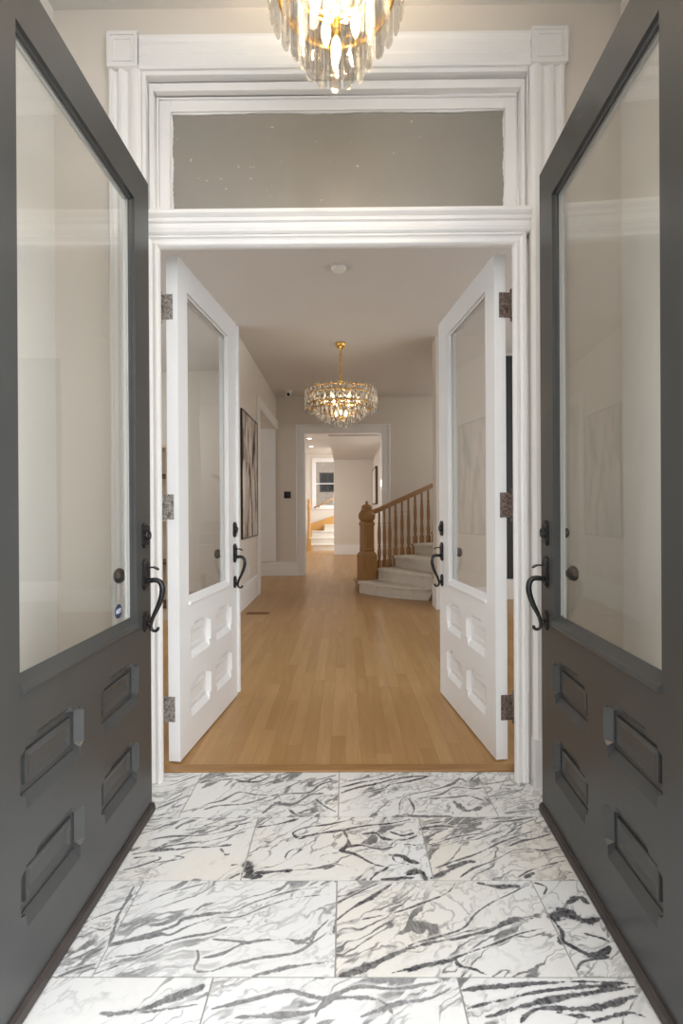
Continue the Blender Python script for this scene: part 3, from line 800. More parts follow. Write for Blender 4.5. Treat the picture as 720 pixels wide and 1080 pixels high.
    hs = mb.build('entry_handle', M['black'], root)
    mb = MB()
    mb.loft([[(xl-w, y*s, zh+z-.0028),(xl+w, y*s, zh+z-.0028),(xl+w, y*s, zh+z+.0028),(xl-w, y*s, zh+z+.0028)] for (y,z,w) in ((-.006,.030,.006),(-.022,.029,.007),(-.034,.030,.011),(-.044,.026,.012),(-.052,.020,.009))])
    mb.build('thumb_latch', M['black'], hs, bevel=.001)
    # ---- inside knob and plates
    yb = T
    mb = MB(); plate(mb, octo(xl, zh+.006, .050, .120, .013), yb, yb+.008, s=s)
    mb.lathe([(.016,0),(.012,.008*s),(.010,.022*s),(.012,.030*s),(.022,.036*s),(.0285,.046*s),(.029,.054*s),(.024,.062*s),(.012,.067*s),(0,.068*s)], (xl,(yb+.004)*s,zh-.002), 20, 'Y')
    mb.build('inside_knob', M['bronze'], root)
    mb = MB(); plate(mb, octo(xl, zd, .050, .090, .013), yb, yb+.008, s=s)
    if knob_extra: mb.lathe([(.017,0),(.013,.006*s),(.010,.012*s),(.016,.018*s),(.019,.026*s),(.016,.032*s),(0,.034*s)], (xl,(yb+.004)*s,zd), 18, 'Y')
    mb.build('inside_bolt_plate', M['bronze'], root)
    if hz:
        for z in hz:
            mb = MB()
            y_ = sorted((.024*s, (T+.022)*s)); mb.box(-.0035, .0, y_[0], y_[1], z-.058, z+.058)
            yk = (T+.026)*s
            mb.lathe([(0,-.078),(.005,-.074),(.006,-.068),(.0045,-.062),(.0075,-.058),(.0075,.058),(.0045,.062),(.006,.068),(.005,.074),(0,.078)], (-.002,yk,z), 12, 'Z')
            y2 = sorted((yk, yk+.020*s)); mb.box(-.030, -.0265, *sorted((yk-.002*s, yk+.012*s)), z-.058, z+.058)
            mb.box(-.030, .004, *sorted((yk-.0015*s, yk+.0015*s)), z-.058, z+.058)
            mb.build('hinge', hinge_mat, root)
    if sweep:
        mb = MB()
        mb.loft([[(x,.0*s,.004),(x,-.012*s,.004),(x,-.014*s,.010),(x,-.012*s,.030),(x,-.004*s,.037),(x,.0*s,.037)] for x in (.0, W)])
        mb.box(0, W, *sorted((-.001*s, .010*s)), .001, .010)
        mb.build('door_sweep', M['sweep'], root)
    if astragal:
        mb = MB(); mb.loft([[(W-.012,-.0005*s,z),(W-.012,-.010*s,z),(W-.006,-.014*s,z),(W+.016,-.014*s,z),(W+.020,-.010*s,z),(W+.020,.010*s,z),(W,.010*s,z),(W,-.0005*s,z)] for z in (.025, H-.015)])
        mb.build('astragal', mat_out, root)
    return root, gl

GXD = (.113, .730); GZD = (.752, 2.305)
PXD = [(.112, .378), (.474, .743)]; PZD = [(.190, .358), (.470, .637)]
def door_from(p0, p1):
    return math.atan2(p1[1]-p0[1], p1[0]-p0[0])
# outer charcoal doors
W = .852
ang = door_from((-.750,.955),(-.7565,1.806))
d1, g1 = make_door('door_1', 'open charcoal front door leaf on the left, with a round sticker on its glass', 'door', (-.7495,.955,0), ang, 1, W, 2.44, .042, GXD, GZD, PXD, PZD, M['dark'], M['inner'], .928, sweep=True)
ang = door_from((.717,.955),(.758,1.800))
d2, g2 = make_door('door_2', 'open charcoal front door leaf on the right, handle curving to the left', 'door', (.717,.955,0), ang, -1, .847, 2.455, .042, GXD, GZD, PXD, PZD, M['dark'], M['inner'], .930, sweep=True, knob_extra=True)
# inner white doors
GXW = (.100, .655); GZW = (.722, 2.228); PXW = [(.104, .369), (.430, .694)]; PZW = [(.160, .337), (.445, .619)]
ang = door_from((-.767,2.152),(-.683,2.931))
HZ = (2.118, 1.190, .250)
d3, g3 = make_door('door_3', 'open white inner door leaf on the left with a glass upper half and grey hinges', 'door', (-.767,2.152,0), ang, 1, .800, 2.355, .056, GXW, GZW, PXW, PZW, M['wdoor'], M['wdoor'], .905, HZ, M['hinge_l'], astragal=True)
ang = door_from((.697,2.162),(.606,2.983))
d4, g4 = make_door('door_4', 'open white inner door leaf on the right with a glass upper half and brown hinges', 'door', (.697,2.162,0), ang, -1, .822, 2.352, .056, GXW, GZW, PXW, PZW, M['wdoor'], M['wdoor'], .905, HZ, M['hinge_r'])

# alarm sticker on the left charcoal door's glass, reading ADT
mb = MB(); xc, zc = W-.214, .826
oc = [(xc+.026*math.cos(PI/8+k*PI/4), zc+.026*math.sin(PI/8+k*PI/4)) for k in range(8)]
mb.loft([[(x,.0236,z) for x,z in oc], [(x,.0228,z) for x,z in oc]])
st = mb.build('sticker', M['navy'], d1); st['label'] = 'small navy octagonal sticker with white letters'
mb = MB()
def stroke(x1,z1,x2,z2,w=.0026):
    dx, dz = x2-x1, z2-z1; L = math.hypot(dx,dz); nx, nz = -dz/L*w/2, dx/L*w/2
    q = [(x1+nx,z1+nz),(x2+nx,z2+nz),(x2-nx,z2-nz),(x1-nx,z1-nz)]
    mb.loft([[(x,.0228,z) for x,z in q],[(x,.0222,z) for x,z in q]])
# viewed from the room side local +x runs to the right of the sticker as seen
b0, t0 = zc-.007, zc+.007
stroke(xc-.017,b0,xc-.012,t0); stroke(xc-.012,t0,xc-.007,b0); stroke(xc-.015,zc-.002,xc-.009,zc-.002,.002)
stroke(xc-.004,b0,xc-.004,t0); stroke(xc-.004,t0,xc+.002,t0); stroke(xc+.002,t0,xc+.0045,zc); stroke(xc+.0045,zc,xc+.002,b0); stroke(xc+.002,b0,xc-.004,b0)
stroke(xc+.0125,b0,xc+.0125,t0); stroke(xc+.0075,t0,xc+.0175,t0)
mb.build('lettering', M['stk'], st)

# ------------------------------------------------------------------ hall shell
HZC = 3.23
mb = MB(); mb.box(-4.5, 4.5, 2.15, 8.6, HZC, HZC+.1); struct('ceiling.001', mb, M['ceil'], 'plain plaster ceiling of the long hallway', 'ceiling')
WLX = -1.225
mb = MB()
mb.box(WLX-.14, WLX, 5.15, 6.64, 0, HZC); mb.box(WLX-.14, WLX, 6.64, 8.43, 2.66, HZC)
struct('wall_hall_left', mb, M['wall'], 'greige hallway wall on the left carrying the framed painting', 'wall')
mb = MB(); mb.box(-4.5, WLX-.14, 6.8, 6.9, 0, HZC); mb.box(-4.6, -4.5, 2.0, 8.6, 0, HZC)
struct('wall_parlour_left', mb, M['wall'], 'greige wall of the side room seen through the left white door', 'wall')
WRX = 1.085
mb = MB(); mb.box(WRX, WRX+.62, 5.50, 5.72, 0, HZC); mb.box(WRX+.62, 4.5, 6.14, 6.26, 0, HZC); mb.box(WRX+.50, WRX+.62, 5.72, 6.26, 0, HZC); mb.box(4.5, 4.6, 2.0, 8.6, 0, HZC)
struct('wall_hall_right', mb, M['wall'], 'greige wall end beside the staircase on the right of the hallway', 'wall')
mb = MB(); mb.box(WRX-.012, WRX+.63, 5.488, 5.732, 0, .26)
struct('baseboard_right', mb, M['white'], 'white baseboard around the wall end by the staircase', 'baseboard', bevel=.004)
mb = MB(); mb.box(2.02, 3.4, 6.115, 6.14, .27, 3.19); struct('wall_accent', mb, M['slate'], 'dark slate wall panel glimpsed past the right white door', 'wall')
mb = MB(); mb.box(WRX+.62, 4.5, 6.112, 6.14, 0, .262); struct('baseboard_parlour', mb, M['white'], 'white baseboard under the dark slate wall panel', 'baseboard')
mb = MB(); mb.box(XR+.12, 4.6, 2.0, 2.15, 0, HZC+.1); mb.box(-4.6, XL-.12, 2.0, 2.15, 0, HZC+.1)
struct('wall_hall_front', mb, M['wall'], 'hallway side of the front wall beyond the vestibule', 'wall')
# back wall with doorway
DX0, DX1, DZ = -.716, .676, 2.58
mb = MB(); YB = 8.43
mb.box(-4.5, DX0, YB, YB+.16, 0, HZC); mb.box(DX1, 4.5, YB, YB+.16, 0, HZC); mb.box(DX0, DX1, YB, YB+.16, DZ, HZC)
struct('wall_hall_back', mb, M['wall'], 'greige end wall of the hallway around the far doorway', 'wall')
def casing(mb, x0, x1, z1, Y, w=.155, t=.026):
    for (a, b, c, e, tt) in ((0,.03,0,0,t+.012),(.03,w-.035,0,0,t-.006),(w-.035,w,0,0,t)):
        mb.box(x0-w+a, x0-w+b, Y-tt, Y, 0, z1+w-a); mb.box(x1+w-b, x1+w-a, Y-tt, Y, 0, z1+w-a)
        mb.box(x0-w+b, x1+w-b, Y-tt, Y, z1+w-b, z1+w-a)
    mb.box(x0-.01, x0+.005, Y-.004, Y+.150, 0, z1); mb.box(x1-.005, x1+.01, Y-.004, Y+.150, 0, z1); mb.box(x0+.005, x1-.005, Y-.004, Y+.150, z1-.005, z1+.01)
mb = MB(); casing(mb, DX0, DX1, DZ, YB); struct('trim_11', mb, M['white'], 'white casing around the far doorway at the end of the hall', 'door casing', bevel=.004)
mb = MB(); mb.box(-2.6, DX0-.157, YB-.02, YB, 0, .255); mb.box(-2.6, DX0-.157, YB-.028, YB, .205, .225)
struct('baseboard_back', mb, M['white'], 'white baseboard on the end wall left of the far doorway', 'baseboard', bevel=.004)
mb = MB(); mb.box(DX1+.157, 4.5, YB-.02, YB, 0, .255)
struct('baseboard_stairwell', mb, M['white'], 'white baseboard on the end wall behind the staircase', 'baseboard', bevel=.004)
mb = MB(); mb.box(WLX, WLX+.02, 5.15, 6.50, 0, .23); mb.box(WLX, WLX+.034, 5.15, 6.50, .23, .262); mb.box(WLX, WLX+.014, 5.15, 6.50, .262, .30)
struct('baseboard_left', mb, M['white'], 'tall white baseboard below the framed painting', 'baseboard', bevel=.004)
mb = MB()   # casing of the side opening
mb.box(WLX, WLX+.03, 6.50, 6.65, 0, 2.80); mb.box(WLX-.16, WLX+.0, 6.64, 6.66, 0, 2.66); 
mb.box(WLX, WLX+.03, 6.65, 8.43, 2.66, 2.80)
struct('trim_12', mb, M['white'], 'white casing of the side opening past the painting', 'door casing', bevel=.004)
mb = MB(); mb.box(WLX-.55, WLX-.02, YB-.03, YB, .26, 2.66); struct('trim_13', mb, M['white'], 'white panelled end of the side opening beside the thermostat wall', 'panel')

# ------------------------------------------------------------------ far room beyond the doorway
mb = MB(); mb.box(-.285, .9, 12.5, 12.62, 0, 2.56); mb.box(-.285,-.165,12.62,13.2,0,3.2); struct('wall_far', mb, M['wall'], 'plain pale wall facing the far doorway', 'wall')
mb = MB(); mb.box(.775, .9, 8.59, 12.5, 0, 3.2); struct('wall_far_right', mb, M['wall'], 'passage wall right of the far doorway with a small picture', 'wall')
mb = MB(); mb.box(-.285, .775, 8.585, 12.5, 2.556, 2.60); mb.box(-.285, -.255, 8.60, 12.5, 2.60, 3.2); struct('ceiling.002', mb, M['ceil'], 'low ceiling of the passage beyond the far doorway', 'ceiling')
mb = MB(); mb.box(-3.2, -.255, 8.60, 13.9, 2.98, 3.05); mb.box(-3.2, .9, 13.9, 14.9, 2.98, 3.05); struct('ceiling.003', mb, M['ceil'], 'pale ceiling of the far stair hall with downlights', 'ceiling')
mb = MB()
mb.box(-3.2, -.93, 14.75, 14.89, 0, 3.3); mb.box(-.0, .9, 14.75, 14.89, 0, 3.3); mb.box(-.93, -.0, 14.75, 14.89, 0, 1.33); mb.box(-.93, -.0, 14.75, 14.89, 2.76, 3.3)
struct('wall_far_back', mb, M['wall'], 'far stair hall wall around the window', 'wall')
mb = MB(); mb.box(-3.3, -3.2, 8.6, 14.9, 0, 3.3); struct('wall_far_left', mb, M['wall'], 'left wall of the far stair hall', 'wall')
mb = MB(); mb.box(-.285, .774, 12.478, 12.5, 0, .26); struct('baseboard_far', mb, M['white'], 'white baseboard on the pale wall facing the far doorway', 'baseboard', bevel=.004)
w2 = empty('window_2', (-.46, 14.75, 1.33), label='bright white framed window above the far stairs', cat='window', kind='structure')
mb = MB(); rect_frame(mb, (-1.03,.10,1.24,2.85), (-.90,-.03,1.36,2.735), 14.72, 14.78); mb.box(-.90,-.03,14.75,14.78,2.03,2.055)
rel(w2, mb).build('window_frame', M['white'], w2, bevel=.004)
mb = MB(); mb.box(-.90,-.03,14.763,14.768,1.36,2.735); rel(w2, mb).build('window_pane', M['glass'], w2)
bl = empty('brick_building', (-.5, 19.0, -.5), label='tan brick building across the way, seen through the far window', cat='building')
mb = MB()
xs = [-4, -1.02, -.33, 3]; zs = [-.5, 1.95, 2.75, 6]
grid_solid(mb, xs, zs, {(1,1)}, 19.0, 19.25, 0, 0, 0); rel(bl, mb).build('wall', M['brick'], bl)
mb = MB(); rect_frame(mb, (-1.02,-.33,1.95,2.75), (-.96,-.39,2.01,2.69), 19.04, 19.12); mb.box(-.69,-.66,19.05,19.11,2.01,2.69); mb.box(-.96,-.39,19.05,19.11,2.36,2.39)
fw = rel(bl, mb).build('window', M['slate'], bl)
mb = MB(); mb.box(-.96,-.39,19.085,19.09,2.01,2.69); rel(bl, mb).build('window_glass', M['blackp'], fw)

# far stairs
fs = empty('staircase', (-.7, 13.75, 0), label='small far staircase with pale carpeted treads below the window', cat='staircase')
for k in range(4):
    mb = MB(); y0 = 13.75 + k*.25; z = .187*(k+1)
    xa = -1.05 if k < 3 else -.66
    ye = 14.70
    mb.box(xa, -.17, y0, ye, .187*k if k else 0, z-.03); mb.box(xa, -.17, y0-.025, ye, z-.03, z)
    t = rel(fs, mb).build('tread', M['pine'], fs)
    mb = MB(); mb.box(xa+.04, -.19, y0-.006, y0, .187*k+.002, z-.03); mb.box(xa+.04, -.19, y0-.032, min(y0+.25, 14.68), z-.032, z+.006)
    rel(fs, mb).build('carpet', M['carpet'], t, bevel=.004)
mb = MB()
pl = [(-1.09,.50),(-1.09,.78),(-.17,1.085),(-.17,.73)]
mb.loft([[(x,y,z) for x,z in pl] for y in (14.685,14.715)]); rel(fs, mb).build('stringer', M['pine'], fs)
mb = MB(); mb.box(-1.095,-.985,13.62,13.73,0,.36); mb.lathe([(.062,.36),(.045,.38),(.040,.42),(.046,.80),(.040,1.20),(.055,1.23),(.055,1.36),(.03,1.39),(.045,1.43),(.052,1.48),(.04,1.53),(.0,1.55)], (-1.04,13.675,0), 16)
rel(fs, mb).build('newel_post', M['pine'], fs)
hr = empty('wall_handrail', (-.6,14.70,1.4), label='thin wooden wall handrail under the far window', cat='handrail')
mb = MB(); mb.tube([(-.96,14.68,1.285),(-.08,14.68,1.70)], .02, 10); rel(hr, mb).build('rail', M['pine'], hr)
for x, z in ((-.80,1.34),(-.25,1.60)):
    mb = MB(); mb.tube([(x,14.68,z+.01),(x,14.68,z-.04),(x,14.715,z-.05)], .008, 8); rel(hr, mb).build('bracket', M['bronze'], hr)
for k, (x, y) in enumerate(((-.86,11.55),(-.92,12.95))):
    dl = empty('recessed_light', (x,y,2.98), label='round recessed downlight in the far ceiling, %s' % ('nearer the doorway' if k == 0 else 'nearer the far window'), cat='light', group='downlights in the far stair hall')
    mb = MB(); mb.torus((0,0,-.004), .062, .008, 24, 6); mb.build('trim_ring', M['plastic'], dl)
    mb = MB(); mb.lathe([(.058,-.006),(.058,-.002)], (0,0,0), 24); mb.build('lens', M['downlight'], dl)

# small picture on the passage wall
fp = empty('picture', (.772, 11.5, 1.75), label='small pale picture with a dark frame on the passage wall beyond the doorway', cat='picture')
mb = MB(); 
for (a,b,c,e) in ((10.75,10.79,1.33,2.21),(12.05,12.09,1.33,2.21),(10.79,12.05,1.33,1.36),(10.79,12.05,2.18,2.21)): mb.box(.715,.774,a,b,c,e)
rel(fp, mb).build('frame', M['brown'], fp)
mb = MB(); mb.box(.722,.772,10.79,12.05,1.36,2.18); rel(fp, mb).build('canvas', M['canvas'], fp)

# ------------------------------------------------------------------ hall objects
pic = empty('painting', (WLX, 6.02, 1.615), label='tall abstract painting in beige and dark brown with thin black frame', cat='painting')
A0, A1, B0, B1 = 5.49, 6.46, .838, 2.392
mb = MB()
for (a,b,c,e) in ((A0,A0+.014,B0,B1),(A1-.014,A1,B0,B1),(A0+.014,A1-.014,B0,B0+.014),(A0+.014,A1-.014,B1-.014,B1)): mb.box(WLX+.001,WLX+.024,a,b,c,e)
rel(pic, mb).build('frame', M['framek'], pic)
mb = MB(); mb.box(WLX+.004,WLX+.019,A0+.014,A1-.014,B0+.014,B1-.014); rel(pic, mb).build('canvas', M['art'], pic)

th = empty('thermostat', (-1.032, YB, 1.468), label='small black square thermostat on the end wall left of the far doorway', cat='thermostat')
mb = MB(); mb.box(-.062,.062,-.012,0,-.062,.062); mb.build('back_plate', M['blackp'], th, bevel=.012)
mb = MB(); mb.lathe([(.050,-.012),(.050,-.026),(.044,-.030),(0,-.031)], (0,0,0), 28, 'Y'); mb.build('dial', M['blackp'], th)
ol = empty('wall_outlet', (WLX, 5.92, .42), label='white wall outlet low on the wall under the painting', cat='outlet')
mb = MB(); mb.box(0,.006,-.036,.036,-.058,.058); mb.build('cover_plate', M['plastic'], ol, bevel=.002)
mb = MB()
for z in (-.024,.024): mb.box(.006,.008,-.016,.016,z-.014,z+.014)
mb.build('socket', M['plastic'], ol)
fv = empty('floor_vent', (-1.0, 5.33, 0), label='slim brown wooden vent set in the floor near the left wall', cat='vent')
mb = MB(); rect_frame(mb, (-.13,.13,-.055,.055), (-.115,.115,-.042,.042), 0, .004); mb.v = [(x,z,y) for x,y,z in mb.v]; mb.build('frame', M['ventm'], fv)
mb = MB()
for k in range(9): mb.box(-.115,.115,-.040+k*.0092,-.040+k*.0092+.005,0.0005,.003)
mb.build('louvre', M['ventm'], fv)
sd = empty('smoke_detector', (-.038, 3.943, HZC), label='round white smoke detector on the hallway ceiling', cat='smoke detector')
mb = MB(); mb.lathe([(.062,0),(.062,-.014),(.055,-.026),(.045,-.030),(0,-.031)], (0,0,0), 32); mb.build('body', M['plastic'], sd)
mb = MB(); mb.torus((0,0,-.027), .034, .004, 28, 6); mb.build('grille_ring', M['plastic'], sd)
ms = empty('security_camera', (-.955, 7.95, HZC), label='small white dome security camera on the ceiling near the far left corner', cat='security camera')
mb = MB(); mb.lathe([(.07,0),(.07,-.022),(.060,-.030),(.045,-.032)], (0,0,0), 24); mb.build('base', M['plastic'], ms)
mb = MB(); mb.lathe([(.052,-.030),(.056,-.050),(.050,-.078),(.030,-.098),(0,-.104)], (.0,0,0), 24); mb.build('dome', M['plastic'], ms)
mb = MB(); mb.lathe([(.026,-.03),(.026,-.062),(.0,-.064)], (.012,-.0,-.075), 18, 'Y'); mb.build('lens', M['blackp'], ms)

# pale shelving in the side room
sh = empty('bookcase', (-2.35, 5.2, 0), label='pale open bookcase glimpsed in the gap behind the left white door', cat='bookcase')
mb = MB(); mb.box(-2.9,-2.86,5.0,5.36,0,1.90); mb.box(-1.92,-1.88,5.0,5.36,0,1.90); mb.box(-2.86,-1.92,5.34,5.36,0,1.90); mb.box(-2.86,-1.92,5.02,5.34,0,.13)
rel(sh, mb).build('carcass', M['shelf'], sh)
for z in (.13,.60,1.07,1.55,1.865):
    mb = MB(); mb.box(-2.86,-1.92,5.0,5.34,z,z+.03); rel(sh, mb).build('shelf', M['brown'] if z in (.60,1.55,.13) else M['shelf'], sh)

# ------------------------------------------------------------------ main staircase
sc = empty('staircase', (.9, 6.7, 0), label='curved oak staircase with turned balusters and a cream carpet runner', cat='staircase')
RISE = .165
# nosing polylines, outer (left/back) end first
F = [
 [(.13,6.90),(.16,6.66),(.27,6.50),(.45,6.32),(.66,6.18),(.86,6.08),(1.03,6.01),(1.22,5.95)],
 [(.45,6.80),(.60,6.56),(.75,6.38),(.92,6.17),(1.08,5.98),(1.24,5.86)],
 [(.70,7.00),(.80,6.83),(.92,6.66),(1.05,6.44),(1.17,6.24),(1.35,5.96)],
 [(1.02,7.19),(1.13,7.04),(1.24,6.90),(1.37,6.72),(1.50,6.52),(1.62,6.34)],
 [(1.37,7.42),(1.44,7.28),(1.53,7.11),(1.62,6.93),(1.72,6.72),(1.82,6.52)],
 [(1.74,7.62),(1.80,7.45),(1.86,7.30),(1.94,7.10),(2.00,6.90),(2.06,6.60)],
 [(2.14,7.76),(2.17,7.60),(2.2,7.4),(2.23,7.2),(2.26,7.0),(2.30,6.60)],
]
def interp(pl, t):
    d = [0]
    for a, b in zip(pl, pl[1:]): d.append(d[-1]+math.hypot(b[0]-a[0], b[1]-a[1]))
    s = t*d[-1]
    for i in range(len(pl)-1):
        if s <= d[i+1] or i == len(pl)-2:
            k = (s-d[i])/(d[i+1]-d[i]); return (pl[i][0]+(pl[i+1][0]-pl[i][0])*k, pl[i][1]+(pl[i+1][1]-pl[i][1])*k)
def offs(pl, dist):
    """shift a nosing line backwards (up the stair)"""
    out = []
    for i, p in enumerate(pl):
        a = pl[max(i-1,0)]; b = pl[min(i+1,len(pl)-1)]
        tx, ty = b[0]-a[0], b[1]-a[1]; L = math.hypot(tx,ty)
        out.append((p[0]-ty/L*dist, p[1]+tx/L*dist))
    return out
def outer_curve(k):
    return [f[0] for f in F[k+1:]]
back = [(2.45,7.80)]; 
for k in range(6):
    def poly(front):
        outer = [f[0] for f in F[k+1:]]; inner = [f[-1] for f in F[k+1:]]
        if k == 0: outer = [(.20,7.04),(.42,7.10)] + outer[1:]
        return front + inner + outer[::-1]
    mb = MB()
    mb.prism(poly(offs(F[k], .026)), RISE*k if k == 0 else RISE*k-.002, RISE*(k+1)-.028)
    mb.prism(poly(F[k]), RISE*(k+1)-.028, RISE*(k+1))
    tr = rel(sc, mb).build('tread', M['oakx'], sc)
    # carpet runner: riser strip, nosing and tread
    ta, tb = ((.19,.90),(.03,.88),(.06,.95),(.06,.97),(.06,.97),(.06,.97))[k]
    N = 12
    fr = [interp(F[k], ta+(tb-ta)*i/N) for i in range(N+1)]
    nx = F[k+1]; ta2, tb2 = ((.03,.88),(.06,.95),(.06,.97),(.06,.97),(.06,.97),(.06,.97))[k]
    bkl = [interp(offs(nx, .02), ta2+(tb2-ta2)*i/N) for i in range(N+1)]
    z = RISE*(k+1)
    f1 = offs(fr, -.009); f2 = offs(fr, .017)
    rows = [[(x,y,RISE*k+.003) for x,y in f2], [(x,y,z-.036) for x,y in f2], [(x,y,z-.030) for x,y in f1], [(x,y,z+.001) for x,y in f1], [(x,y,z+.009) for x,y in offs(fr,.004)], [(x,y,z+.009) for x,y in bkl], [(x,y,z-.001) for x,y in bkl]]
    back_rows = rows
    mb = MB(); mb.loft(rows, closed=False, caps=False)
    for side in (0, N):
        mb.add([r[side] for r in rows], [tuple(range(len(rows)))])
    rel(sc, mb).build('carpet_runner', M['carpet'], tr)
# newel post
nx_, ny_ = .325, 6.79
def rot_sq(h_, a=math.radians(24), ch=0.0, c=(nx_,ny_)):
    h = h_*1.07
    base = [(-h,-h+ch),(-h+ch,-h),(h-ch,-h),(h,-h+ch),(h,h-ch),(h-ch,h),(-h+ch,h),(-h,h-ch)]
    return [(c[0]+x*math.cos(a)-y*math.sin(a), c[1]+x*math.sin(a)+y*math.cos(a)) for x,y in base]
mb = MB(); z0 = RISE
def R_(h, ch, z): return [(x,y,z0+z) for x,y in rot_sq(h, ch=ch)]
mb.loft([R_(.112,.012,0), R_(.112,.012,.03), R_(.106,.012,.036), R_(.106,.012,.36), R_(.098,.012,.385), R_(.080,.020,.415), R_(.080,.020,.435), R_(.085,.02,.440),R_(.085,.02,.452), R_(.080,.022,.458), R_(.080,.022,.79), R_(.088,.02,.80), R_(.088,.02,.83), R_(.080,.02,.838), R_(.080,.02,.85)])
mb.build('newel_post', M['oakz'], sc, loc=(-.9,-6.7,0)); np_ = COL.objects['newel_post.001'] if 'newel_post.001' in COL.objects else COL.objects['newel_post']
mb = MB(); ba = math.radians(24)
mb.lathe([(.075,.845),(.100,.862),(.118,.895),(.121,.93),(.116,.965),(.098,.998),(.080,1.008)], (nx_,ny_,z0), 24)
for k in range(4):
    a = ba + k*PI/2
    for (rr_, hh) in ((.045,.118),(.030,.124),(.012,.130)):
        c = Vector((nx_,ny_,z0+.93)); n_ = Vector((math.cos(a),math.sin(a),0)); u = Vector((-n_.y,n_.x,0))
        rg_ = lambda r, h: [tuple(c + n_*h + u*math.cos(t*PI/8)*r + Vector((0,0,1))*math.sin(t*PI/8)*r) for t in range(16)]
        mb.loft([rg_(rr_,.08), rg_(rr_,hh-.004), rg_(rr_*.86,hh)], smooth=False)
mb.lathe([(.080,1.005),(.086,1.010),(.086,1.030),(.070,1.044),(.078,1.050),(.080,1.064),(.060,1.088),(.030,1.100),(.016,1.106),(.022,1.120),(.024,1.134),(.016,1.146),(0,1.150)], (nx_,ny_,z0), 20)
mb.build('newel_cap', M['oakz'], np_)
# balusters on the outer ends of the treads
balu = None; bspots = []
def railz(x): return 1.160 + (x-.42)*.425
for k in (1, 2, 3):
    a, b = F[k][0], F[k+1][0]
    for t in (.16,.49,.82):
        x, y = a[0]+(b[0]-a[0])*t, a[1]+(b[1]-a[1])*t
        bspots.append((x+.018, y-.004, RISE*(k+1), railz(x)-.03))
bspots.append((F[4][0][0]+.07, F[4][0][1]-.0, RISE*5, railz(F[4][0][0]+.07)-.03))
for i, (x, y, zb, zt) in enumerate(bspots):
    L = zt-zb; mb = MB(); q = .026
    mb.box(-q,q,-q,q,0,.115)
    rest = L-.115
    prof = [(.021,.115),(.016,.122),(.020,.130),(.014,.142),(.019,.160),(.0235,.20),(.024,.235),(.019,.285),(.013,.30),(.021,.308),(.021,.320),(.014,.328)]
    top = [(.017,.36),(.0205,.42),(.020,.52),(.0165,.60),(.0125,.64),(.018,.65),(.018,.662),(.012,.672),(.0125,L-.03),(.011,L)]
    top = [(r, min(h, L)) for r, h in top if h <= L or r == .011]
    mb.lathe([(r*1.3, h) for r, h in prof] + [(r*1.35, .328 + (h-.328)*(L-.328)/(top[-1][1]-.328)) for r, h in top], (0,0,0), 10)
    rz_ = math.radians(-20)
    o = mb.build('baluster', M['oakz'], sc, loc=(x-.9, y-6.7, zb)); o.rotation_euler = (0,0,math.radians(32))
# handrail
pth = [(.36,6.80),(.45,6.83),(.57,6.90),(.70,7.00),(.86,7.10),(1.02,7.19),(1.2,7.31),(1.37,7.42),(1.55,7.53),(1.74,7.62),(1.95,7.70)]
mb = MB(); rings = []
for i, (x, y) in enumerate(pth):
    a = pth[max(i-1,0)]; b = pth[min(i+1,len(pth)-1)]; L = math.hypot(b[0]-a[0], b[1]-a[1]); nx2, ny2 = -(b[1]-a[1])/L, (b[0]-a[0])/L
    z = railz(x)
    pr = [(-.030,-.034),(.030,-.034),(.036,-.022),(.030,-.008),(.038,.004),(.036,.020),(.020,.034),(-.020,.034),(-.036,.020),(-.038,.004),(-.030,-.008),(-.036,-.022)]
    rings.append([(x+.018+nx2*u, y+ny2*u, z+v) for u, v in pr])
mb.loft(rings); rel(sc, mb).build('handrail', M['oakx'], sc)

